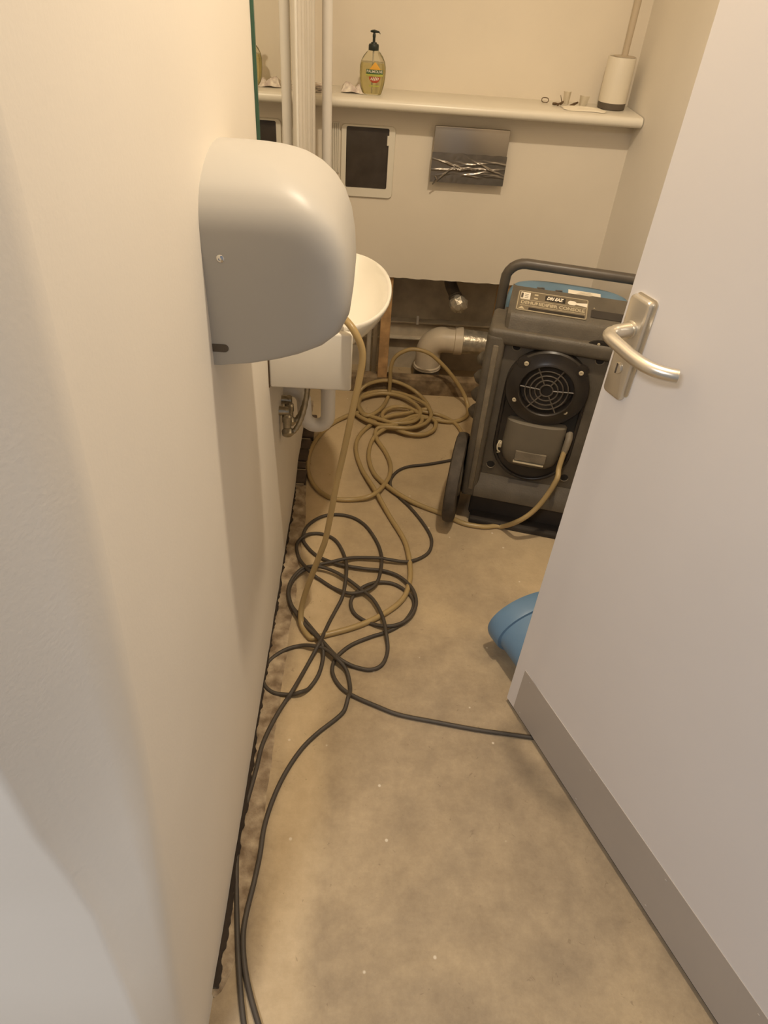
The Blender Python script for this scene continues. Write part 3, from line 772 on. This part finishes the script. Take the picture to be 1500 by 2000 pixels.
obj('taped_end', b, 'foil', el, smooth=35)
tag(obj('floor_drain_socket', lathe([(0.056, -0.03), (0.056, 0.062), (0.056, 0.070), (0.054, 0.075), (0.05, 0.074)], o=(EX, EY, 0), n=32), 'blackpvc', smooth=35), 'black plastic floor socket below the white drain elbow', 'drain pipe')

bp_ = thing('flush_pipe', 'black flush pipe with a foil taped end hanging above the drain elbow', 'pipe', (0.325, 2.62, 0.38))
cp = catmull([(0.318, 2.545, 0.95), (0.318, 2.62, 0.95), (0.318, 2.655, 0.90), (0.318, 2.655, 0.64), (0.318, 2.655, 0.50), (0.322, 2.648, 0.455), (0.338, 2.625, 0.425), (0.352, 2.595, 0.402)], 6)
obj('bend', tube(cp, [0.027 if i < 28 else 0.024 for i in range(len(cp))], 18), 'blackpvc', bp_, smooth=40)
obj('threaded_ring', lathe([(0.026, 0)]+[(0.0275 if i % 2 else 0.0255, 0.004*i) for i in range(7)]+[(0.024, 0.028)], o=(0.341, 2.618, 0.419), axis=(0.36, -0.77, -0.52), n=20), 'blackpvc', bp_)
b = bmesh.new(); rings = []
ax = Vector((0.36, -0.80, -0.48)).normalized(); e1 = ax.orthogonal().normalized(); e2 = ax.cross(e1); o0 = Vector((0.350, 2.600, 0.405))
for i, (r_, h_) in enumerate(((0.030, -0.006), (0.036, 0.008), (0.037, 0.022), (0.034, 0.034), (0.024, 0.044), (0.009, 0.048))):
    rings.append([o0+ax*(h_+0.005*nz(k*1.9, i*2.3))+(e1*math.cos(2*math.pi*k/18)+e2*math.sin(2*math.pi*k/18))*(r_*0.94+0.009*nz(k*1.7, i*2.1, 5)) for k in range(18)])
add_loft(b, rings)
obj('tape_cap', b, 'foil', bp_, smooth=12)

# ================================================================== dehumidifier
DA = (0.34, 1.729, 0.0); RZ = math.atan2(-0.228, 0.974)
dh = thing('dehumidifier', 'black wheeled dehumidifier with blue hood, fan grille and tubular handle', 'dehumidifier', DA, RZ)
def dpart(name, bm, m, parent=dh, **k): return obj(name, bm, m, parent, local=True, **k)
CU, CW = 0.180, 0.375          # centre and width of the front
FU, FZ = 0.178, 0.545          # fan centre
# housing: back box plus a front frame of rounded pillars and bands around the recessed panel
dpart('housing', bx(0.018, 0.392, 0.022, 0.33, 0.115, 0.70, bevel=0.018, seg=3), 'bodyplastic', smooth=35)
dpart('pillar', bx(-0.012, 0.040, -0.002, 0.16, 0.118, 0.684, bevel=0.013, seg=3), 'bodyplastic', smooth=35)
dpart('pillar', bx(0.346, 0.398, -0.002, 0.16, 0.118, 0.684, bevel=0.013, seg=3), 'bodyplastic', smooth=35)
dpart('pillar_rib', bx(0.008, 0.026, -0.007, 0.01, 0.15, 0.655, bevel=0.006, seg=2), 'bodyedge', smooth=35)
dpart('pillar_rib', bx(0.362, 0.380, -0.007, 0.01, 0.15, 0.655, bevel=0.006, seg=2), 'bodyedge', smooth=35)
dpart('shoulder', bx(-0.010, 0.396, 0.000, 0.15, 0.655, 0.700, bevel=0.013, seg=3), 'bodyplastic', smooth=35)
sill = [(0.004, 0.120), (-0.006, 0.128), (-0.008, 0.150), (0.002, 0.172), (0.018, 0.205), (0.05, 0.21), (0.05, 0.12)]
dpart('sill', loft([[(u, v, z) for v, z in sill] for u in (0.03, 0.358)]), 'bodyplastic', smooth=45)
dpart('base', bx(0.022, 0.338, 0.055, 0.32, 0.0, 0.125, bevel=0.01), 'blackhole')
dpart('foot_bar', bx(0.03, 0.33, 0.008, 0.06, 0.0, 0.022, bevel=0.006), 'blackhole')
for i, z in enumerate((0.34, 0.40, 0.46, 0.52)):
    dpart('side_lump', lathe([(0.004, -0.02), (0.026, -0.015), (0.034, 0.0), (0.026, 0.015), (0.004, 0.02)], o=(-0.006, 0.16+0.004*i, z), axis=(0.12, 0, 1), n=14), 'bodyplastic', smooth=60)
# U-shaped dished recess under the fan
bm = bmesh.new()
ol = [(-0.112, 0.20)]+[(0.112*math.cos(math.pi+math.pi*k/24), 0.0+0.118*math.sin(math.pi+math.pi*k/24)) for k in range(25)]+[(0.112, 0.20)]
add_plate(bm, ol, (FU, 0.0235, 0.335), (1, 0, 0), (0, 0, 1), 0.004)
dpart('recess_dish', bm, 'blackgloss')
rim = [(FU+x, 0.018, 0.335+z) for x, z in ol]
dpart('recess_rim', tube(rim, 0.0055, 8), 'blackgloss', smooth=60)
# fan housing (axis towards the front) with grille
fan = dpart('fan_housing', lathe([(0.117, -0.022), (0.117, 0.004), (0.113, 0.009), (0.092, 0.010), (0.084, 0.016), (0.078, 0.018), (0.075, 0.015), (0.074, -0.020)], o=(FU, 0.005, FZ), axis=(0, -1, 0), n=48), 'blackgloss', smooth=35)
dpart('fan_throat', lathe([(0.074, -0.012), (0.074, -0.016)], o=(FU, 0.005, FZ), axis=(0, -1, 0), n=36), 'blackhole')
gy = -0.006
for r_ in (0.060, 0.046, 0.032, 0.018):
    dpart('grille_ring', tube([(FU+r_*math.cos(2*math.pi*k/32), gy, FZ+r_*math.sin(2*math.pi*k/32)) for k in range(32)], 0.0021, 6, closed=True), 'tubeblack', fan, smooth=60)
for a in (5, 62, 118, 178, 235, 300):
    c, s = math.cos(math.radians(a)), math.sin(math.radians(a))
    dpart('grille_spoke', tube([(FU+0.017*c, gy, FZ+0.017*s), (FU+0.076*c, gy, FZ+0.076*s)], 0.0022, 6), 'tubeblack', fan)
for u, z in ((-0.070, 0.072), (0.080, 0.070), (-0.082, -0.045), (0.066, -0.058)):
    dpart('screw', lathe([(0.0068, 0), (0.0068, 0.0015), (0.0052, 0.003), (0.0026, 0.003), (0.0024, 0.0012)], o=(FU+u, -0.0050, FZ+z), axis=(0, -1, 0), n=14), 'border', fan)
for u in (-0.076, 0.080):
    dpart('screw_boss', lathe([(0.020, -0.01), (0.019, 0.0), (0.015, 0.0005)], o=(FU+u, -0.0045, FZ+0.072), axis=(0, -1, 0), n=20), 'blackgloss', fan)
# motor cover
rings = []
for z, w, d in ((0.262, 0.044, 0.004), (0.268, 0.060, 0.014), (0.285, 0.078, 0.026), (0.31, 0.087, 0.034), (0.35, 0.090, 0.036), (0.425, 0.088, 0.034), (0.432, 0.080, 0.020)):
    rings.append([(FU-0.002-w*math.cos(math.pi*k/24), 0.022-d*abs(math.sin(math.pi*k/24))**0.7, z) for k in range(25)])
mo = dpart('motor_cover', loft(rings), 'motor', smooth=45)
dpart('motor_label', bx(FU-0.046, FU+0.046, -0.0165, -0.010, 0.303, 0.335, bevel=0.001), 'bodyedge', mo)
dpart('motor_ridge', bx(FU-0.048, FU+0.044, -0.0175, -0.008, 0.293, 0.298, bevel=0.001), 'border', mo)
for u in (-0.097, 0.094):
    b = tube(catmull([(FU+u, 0.010, 0.345), (FU+u-0.006, 0.000, 0.335), (FU+u-0.004, -0.004, 0.32), (FU+u+0.004, -0.002, 0.312), (FU+u-0.003, 0.004, 0.304)], 5), 0.0022, 6)
    add_box(b, FU+u-0.006, FU+u+0.006, 0.004, 0.020, 0.322, 0.340, 0.002, 1)
    dpart('spring_latch', b, 'border')
for u, z in ((0.073, 0.650), (0.300, 0.648), (0.066, 0.244), (0.296, 0.244)):
    yy = 0.0215
    dpart('drain_hole', lathe([(0.0125, -0.004), (0.0125, 0.0008)], o=(u, yy, z), axis=(0, -1, 0), n=18), 'hole')
    dpart('hole_lip', tube([(u+0.0125*math.cos(a), yy-0.0008, z+0.0125*math.sin(a)) for a in [math.pi+math.pi*k/10 for k in range(11)]], 0.0016, 6), 'bodyedge')
# hose tail on the lower right of the front
dpart('hose_tail', tube([(0.276, 0.024, 0.402), (0.276, 0.006, 0.395), (0.274, -0.002, 0.375), (0.272, -0.004, 0.352)], [0.012, 0.011, 0.0105, 0.0095], 12), 'bodyedge', smooth=40)
# console block with sloping top
cprof = [(0.012, 0.690), (0.024, 0.722), (0.028, 0.733), (0.036, 0.740), (0.130, 0.770), (0.142, 0.772), (0.155, 0.762), (0.160, 0.690)]
bm = loft([[(u, v+dv, z) for v, z in cprof] for u, dv in ((0.030, 0.010), (0.040, 0.0), (0.240, 0.0), (0.248, 0.004), (0.365, 0.004), (0.376, 0.012))])
con = dpart('console', bm, 'bodyplastic', smooth=30)
S0 = Vector((0, 0.036, 0.740)); S1 = Vector((0, 0.130, 0.770)); SE2 = (S1-S0).normalized(); SE1 = Vector((1, 0, 0)); SN = SE1.cross(SE2)
def cpt(u, t, lift=0.0): return Vector((u, 0, 0))+S0+SE2*t+SN*lift
PW, PH = 0.192, 0.082
pc = cpt(0.144, 0.050, 0.0)
pl = dpart('console_plate', plate(rrect(PW, PH, 0.006), pc, SE1, SE2, 0.0016), 'console', con)
bm = tube([pc+SE1*x+SE2*y+SN*0.0018 for x, y in rrect(PW-0.006, PH-0.006, 0.005)], 0.0010, 5, closed=True)
dpart('plate_border', bm, 'border', con)
def cflat(name, bm_, u, t, m, lift=0.0021): return dpart(name, place_flat(bm_, cpt(u, t, lift), SE1, SE2, 0.0), m, con)
cflat('lettering', text_bm('DEHUMIDIFIER CONSOLE', 0.017, 0.172, bold=0.0004), 0.146, 0.042, 'border')
cflat('dark_field', grid(0.055, 0.021, 1, 1), 0.150, 0.071, 'blackgloss', 0.0018)
cflat('brand_lettering', text_bm('DRI EAZ', 0.017, 0.046, shear=0.35, bold=0.0008), 0.150, 0.071, 'print', 0.0023)
cflat('sticker', grid(0.026, 0.028, 1, 1), 0.069, 0.070, 'print', 0.0019)
cflat('sticker_mark', grid(0.006, 0.020, 1, 1), 0.060, 0.070, 'tubeblack', 0.0024)
for k in range(3): cflat('sticker_line', grid(0.010, 0.0016, 1, 1), 0.072, 0.062+0.007*k, 'darkbase', 0.0024)
for k in range(2): cflat('indicator', grid(0.010, 0.006, 1, 1), 0.098, 0.064+0.014*k, 'border', 0.0019)
cflat('worn_patch', grid(0.024, 0.016, 4, 4, lambda c: Vector((c.x*math.sqrt(max(0, 1-(c.y/0.0095)**2))*1.0, c.y, 0))), 0.196, 0.068, 'print', 0.0019)
cflat('worn_patch', grid(0.030, 0.016, 4, 4, lambda c: Vector((c.x, c.y*(0.4+0.6*(c.x+0.015)/0.03), 0))), 0.222, 0.067, 'print', 0.0019)
cflat('plate_line', grid(0.176, 0.0014, 1, 1), 0.146, 0.054, 'border', 0.0019)
cflat('plate_line', grid(0.176, 0.0014, 1, 1), 0.146, 0.031, 'border', 0.0019)
cflat('display_strip', grid(0.150, 0.010, 1, 1), 0.158, 0.020, 'blackgloss', 0.0018)
cflat('warning_mark', grid(0.018, 0.010, 4, 4, lambda c: Vector((c.x*(0.1+0.9*(0.005-c.y)/0.01), c.y, 0))), 0.064, 0.021, 'border', 0.0019)
cflat('vent_panel', grid(0.085, 0.030, 1, 1), 0.292, 0.040, 'blackhole', 0.0006)
cflat('small_mark', text_bm('A', 0.008), 0.256, 0.062, 'border', 0.0008)
# switch recess under the console
dpart('switch_recess', lathe([(0.045, 0), (0.043, 0.003), (0.03, 0.004)], o=(0.300, 0.010, 0.694), axis=(0, -1, 0), n=24, sx=1.0, sy=0.42, xdir=(1, 0, 0)), 'blackgloss')
dpart('switch_screw', lathe([(0.004, 0), (0.003, 0.002)], o=(0.283, 0.006, 0.700), axis=(0, -1, 0), n=10), 'border')
# blue hood
rings = []
for z, g in ((0.66, 0.0), (0.705, 0.0), (0.720, 0.004), (0.730, 0.012), (0.736, 0.024), (0.739, 0.040)):
    ring = []
    for k in range(48):
        th = 2*math.pi*k/48; c, s = math.cos(th), math.sin(th); e = 2/3.2
        ring.append((CU+0.014+(0.178-g)*math.copysign(abs(c)**e, c), 0.222+(0.096-g)*math.copysign(abs(s)**e, s), z+0.004*math.cos(c*1.2)))
    rings.append(ring)
hood = dpart('hood', loft(rings), 'hoodblue', smooth=50)
zt = 0.7440
b = grid(0.092, 0.036, 1, 1); dpart('hood_sticker', place_flat(b, (0.232, 0.225, zt), (1, 0, 0), (0, 1, 0.0)), 'paper', hood)
for k in range(3):
    b = grid(0.05-0.01*k, 0.0018, 1, 1); dpart('sticker_print', place_flat(b, (0.235, 0.217+0.008*k, zt+0.0008), (1, 0, 0), (0, 1, 0.0)), 'border', hood)
for u, w in ((0.108, 0.022), (0.160, 0.020)):
    b = grid(w, 0.008, 6, 3, lambda c: Vector((c.x, c.y+0.002*math.sin(c.x*300), 0))); dpart('hood_mark', place_flat(b, (u, 0.222, zt), (1, 0, 0), (0, 1, 0.0)), 'tubeblack', hood)
# tubular handle
hv = 0.27
hpts = [(0.000, hv, 0.30), (0.000, hv, 0.50), (0.000, hv, 0.70)]
hpts += [(0.055-0.055*math.cos(a), hv, 0.735+0.055*math.sin(a)) for a in [math.pi/2*k/6 for k in range(1, 7)]]
hpts += [(0.18, hv, 0.790)]
hpts += [(0.355+0.055*math.sin(a), hv, 0.735+0.055*math.cos(a)) for a in [math.pi/2*k/6 for k in range(0, 7)]]
hpts += [(0.41, hv, 0.50), (0.41, hv, 0.30)]
dpart('handle', tube(hpts, 0.0148, 16), 'tubeblack', smooth=40)
# wheels
for u0 in (-0.056, 0.402):
    wh = dpart('wheel', lathe([(0.06, 0.004), (0.10, 0.003), (0.136, 0.0), (0.147, 0.004), (0.150, 0.012), (0.150, 0.028), (0.147, 0.036), (0.136, 0.040), (0.10, 0.037), (0.06, 0.036)], o=(u0, 0.045, 0.150), axis=(1, 0, 0), n=48), 'rubber', smooth=35)
    dpart('hub', lathe([(0.055, -0.002), (0.060, 0.002), (0.060, 0.038), (0.055, 0.042)], o=(u0, 0.045, 0.150), axis=(1, 0, 0), n=24), 'bodyplastic', wh)
dpart('axle', tube([(-0.05, 0.045, 0.15), (0.43, 0.045, 0.15)], 0.011, 12), 'tubeblack')

# ================================================================== blue tub behind the door
TBX = Vector((-0.399, 0.917, 0)); TBW = Vector((0.917, 0.399, 0)); T0 = Vector((0.480, 1.255, 0.0))   # mouth end centre on the floor
tb = thing('blue_tub', 'blue moulded plastic tub lying on the floor behind the open door', 'tub', T0)
def oval(t, w, h, zc):
    return [T0-TBX*t+TBW*(w*math.cos(2*math.pi*k/40))+Vector((0, 0, zc+h*math.sin(2*math.pi*k/40))) for k in range(40)]
sec = [(0.004, 0.112, 0.070), (0.000, 0.118, 0.076), (0.0, 0.125, 0.083), (0.008, 0.128, 0.086), (0.020, 0.1285, 0.0865), (0.046, 0.1275, 0.0860), (0.053, 0.1255, 0.0840), (0.0545, 0.1180, 0.0770), (0.060, 0.1175, 0.0765), (0.20, 0.116, 0.076), (0.30, 0.108, 0.074), (0.33, 0.098, 0.066), (0.34, 0.08, 0.05)]
obj('shell', loft([oval(t, w, h, 0.089) for t, w, h in sec], False, True), 'blue', tb, smooth=28)
obj('inner_shell', loft([oval(t, w, h, 0.089) for t, w, h in ((0.004, 0.112, 0.070), (0.25, 0.105, 0.068))], False, True), 'blue', tb, smooth=40)
for s in (-1, 1):
    obj('foot_pad', bx(T0.x-TBX.x*0.2-0.03+s*0.045*TBW.x, T0.x-TBX.x*0.2+0.03+s*0.045*TBW.x, T0.y-TBX.y*0.2-0.02+s*0.045*TBW.y, T0.y-TBX.y*0.2+0.02+s*0.045*TBW.y, 0, 0.022, bevel=0.003), 'blackgloss', tb)

# ================================================================== cables and hose
def on_floor(pts, r, z_extra=None):
    out = []
    for i, p in enumerate(pts):
        z = r + (p[2] if len(p) > 2 else 0.0)
        out.append(onz(p[0], p[1], z))
    return out
CR = 0.0054
def z8(L): return [(480+.3*p[0], 700+.3*p[1])+tuple(p[2:]) for p in L]
lead1 = [(905, 893), (880, 899), (835, 907), (795, 912), (772, 924), (762, 945), (775, 966), (800, 990), (825, 1020), (842, 1050), (840, 1074), (825, 1088), (795, 1097, .006), (760, 1093, .012), (742, 1090, .012), (700, 1089, .008), (676, 1091, .014), (645, 1098, .01), (612, 1106, .012), (582, 1122, .008), (565, 1150, .004), (570, 1183, .004), (596, 1212, .006), (628, 1250, .012), (660, 1284, .012), (692, 1302), (724, 1308), (747, 1297), (757, 1270), (754, 1236, .012), (747, 1204, .012), (729, 1171, .012), (705, 1151, .012), (677, 1130, .012), (648, 1114, .012), (618, 1106, .016), (588, 1112, .014), (566, 1140, .010), (566, 1175, .010), (590, 1214, .012), (616, 1240, .014), (629, 1258, .016), (631, 1285, .004), (622, 1318), (604, 1344), (586, 1352, .010), (564, 1357), (532, 1352), (514, 1332), (519, 1300), (548, 1274), (582, 1262), (608, 1261, .012), (636, 1268, .014), (660, 1288, .016), (677, 1310, .004), (684, 1344), (680, 1362, .010), (672, 1388), (656, 1404), (620, 1432), (588, 1464), (556, 1512), (532, 1564), (516, 1616), (508, 1668), (496, 1724), (483, 1776), (475, 1824), (477, 1880), (488, 1940), (506, 2004), (530, 2080), (560, 2200)]
lead2 = [(1075, 1446), (1035, 1440), (985, 1433), (930, 1425), (850, 1410), (780, 1396), (735, 1379), (686, 1357), (662, 1338), (649, 1312), (656, 1286), (684, 1261), (724, 1244), (756, 1234), (785, 1218), (803, 1196), (808, 1175), (797, 1158), (770, 1141), (741, 1137, .004), (714, 1144, .008), (693, 1160, .004), (685, 1178), (693, 1199), (720, 1216), (756, 1223, .010), (786, 1216, .008), (806, 1198, .010), (813, 1174, .010), (804, 1148, .008), (780, 1126, .004), (750, 1115, .004), (714, 1111, .006), (675, 1105, .006), (648, 1098, .004), (620, 1086), (602, 1070), (592, 1052), (600, 1028), (624, 1011), (651, 1005), (684, 1009), (711, 1024), (732, 1051), (744, 1080), (745, 1105, .014), (738, 1134, .014), (724, 1149, .012), (702, 1157, .012), (678, 1158, .010), (648, 1147), (620, 1129), (600, 1111, .02), (583, 1088), (580, 1063), (594, 1047, .008), (612, 1042), (636, 1045), (657, 1057), (672, 1084), (677, 1106, .016), (675, 1135, .016), (669, 1165, .010), (654, 1195), (638, 1226), (624, 1255, .020), (600, 1300), (572, 1348, .012), (556, 1372), (532, 1412), (512, 1456), (500, 1504), (484, 1560), (471, 1600), (463, 1660), (462, 1740), (464, 1840), (470, 1940), (477, 2004), (490, 2090), (510, 2200)]
def floor_curve(name, pts, r, m, label, cat, per=6, n=10, extra=None):
    P = on_floor(pts, r)
    if extra: P = P+extra
    C = catmull(P, per)
    for c in C:
        if c.z < r: c.z = r
    o = obj(name, tube(C, r, n), m, smooth=60)
    return tag(o, label, cat)
# the dehumidifier lead leaves the machine near its base
floor_curve('power_lead', [(940, 885, 0.06), (922, 890, 0.02)]+lead1, CR, 'cable', 'black power lead looping from the dehumidifier along the left wall', 'cable')
floor_curve('extension_cable', lead2, CR, 'cable', 'coiled black cable with one end running under the open door', 'cable')

# drain hose: from the basin over its rim, down to the floor, looping to a coil and on to the dehumidifier
HR = 0.0082
start = [Vector((-0.110, 1.52, 0.79)), Vector((-0.085, 1.46, 0.840)), Vector((-0.058, 1.415, 0.853)), Vector((-0.028, 1.384, 0.835))]
pa, pb = Vector((0, 1.376, 0.80)), Vector((0, onz(582, 1205, 0.0).y, 0.0)); pn = Vector((1, 0, 0)).cross(pa-pb).normalized()
hang = [onplane(px, py, pb, pn) for px, py in ((708, 690), (701, 745), (690, 795), (672, 880), (656, 950), (645, 1010), (631, 1070), (608, 1125), (590, 1170))]
fl = [(582, 1205, .003), (588, 1232), (606, 1246), (636, 1240), (700, 1222), (755, 1196), (788, 1168), (800, 1135), (801, 1108), (796, 1075), (787, 1050), (762, 1010), (731, 955, .008), (706, 915), (695, 876), (704, 848), (733, 824, .006), (764, 812, .012), (800, 806, .012), (825, 800, .01), (838, 796, .014), (820, 772, .012), (790, 752, .01), (755, 743, .008), (716, 752, .006), (697, 775, .004), (706, 802, .006), (735, 829, .008), (780, 838, .012), (815, 832, .014), (824, 815, .016), (800, 797, .018), (770, 795, .018), (748, 806, .016), (752, 824, .016), (785, 843, .014), (822, 849, .010), (846, 840, .010), (851, 825, .012), (838, 817, .014), (806, 818, .020), (765, 831, .022), (730, 826, .018), (700, 812, .012), (690, 796, .010), (705, 778, .014), (745, 768, .016), (790, 776, .018), (820, 800, .020), (810, 822, .024), (770, 826, .026), (730, 815, .02), (700, 806, .012), (672, 815, .004), (640, 834), (612, 868), (601, 908), (612, 946), (645, 972), (690, 976), (731, 965, .014), (757, 937, .004), (763, 910), (752, 882), (735, 856, .006), (736, 838, .018), (756, 834, .026), (800, 836, .026), (832, 826, .02), (842, 806, .018), (822, 784, .018), (780, 768, .016), (742, 764, .014), (710, 772, .014), (700, 795, .016), (716, 812, .022), (742, 800, .02)]
up3 = [ony(758, 775, 2.50), ony(762, 745, 2.515), ony(763, 720, 2.52), ony(770, 700, 2.525), ony(785, 688, 2.53), ony(808, 682, 2.53), ony(838, 690, 2.525), ony(864, 712, 2.515), ony(886, 738, 2.505), ony(905, 768, 2.49), onz(914, 795, .012), onz(910, 814, HR), onz(885, 824, HR), onz(850, 820, .014), onz(815, 812, .030), onz(785, 822, .034), onz(750, 838, .026), onz(728, 858, .012), onz(720, 890, HR), onz(729, 922, HR), onz(752, 946, HR+.004), onz(790, 972, .014), onz(830, 991, HR), onz(865, 1004, HR), onz(905, 1022, HR), onz(945, 1029, HR), onz(978, 1029, HR)]
DHM = wm(dh)
def dl(u, v, z): return DHM @ Vector((u, v, z))
vfr = (DHM.to_3x3() @ Vector((0, 1, 0))).normalized(); pf = DHM @ Vector((0, -0.045, 0))
endp = [onplane(px, py, pf, vfr) for px, py in ((1012, 1018), (1042, 998), (1068, 968), (1088, 935))]+[dl(0.268, -0.020, 0.305), dl(0.272, -0.0045, 0.360)]
flp = []
for p in fl:
    w = onz(p[0], p[1], HR+(p[2] if len(p) > 2 else 0.0))
    flp.append(w if w.y < 2.532 else ony(p[0], p[1], 2.532))
P = start+hang+flp+up3+endp
C = catmull(P, 6)
i0 = 6*(len(start)+len(hang)-3); i1 = 6*(len(start)+len(hang)+2)
for _ in range(60):
    Q = [c.copy() for c in C]
    for i in range(i0, i1): C[i] = (Q[i-1]+Q[i]*2+Q[i+1])*0.25
for c in C:
    if c.z < HR: c.z = HR
tag(obj('drain_hose', tube(C, HR, 10), 'hose', smooth=60), 'amber clear drain hose hanging from the basin and coiled on the floor', 'hose')
# spare end of hose passing behind the wheel
tag(obj('hose_offcut', tube(catmull(on_floor([(800, 800, .006), (832, 805, .006), (862, 812), (890, 828), (905, 850)], HR*0.9), 6), HR*0.9, 10), 'hose', smooth=60), 'short amber hose tail running from the coil behind the wheel', 'hose')

# ================================================================== ceiling downlight
dlt = thing('ceiling_downlight', 'round recessed ceiling downlight above the doorway end of the room', 'lamp', (LAMP[0], LAMP[1], ZC-0.012))
obj('bezel', lathe([(0.058, 0.0), (0.058, 0.004), (0.050, 0.010), (0.044, 0.0115)], o=(LAMP[0], LAMP[1], ZC), axis=(0, 0, -1), n=32), 'trim', dlt, smooth=40)
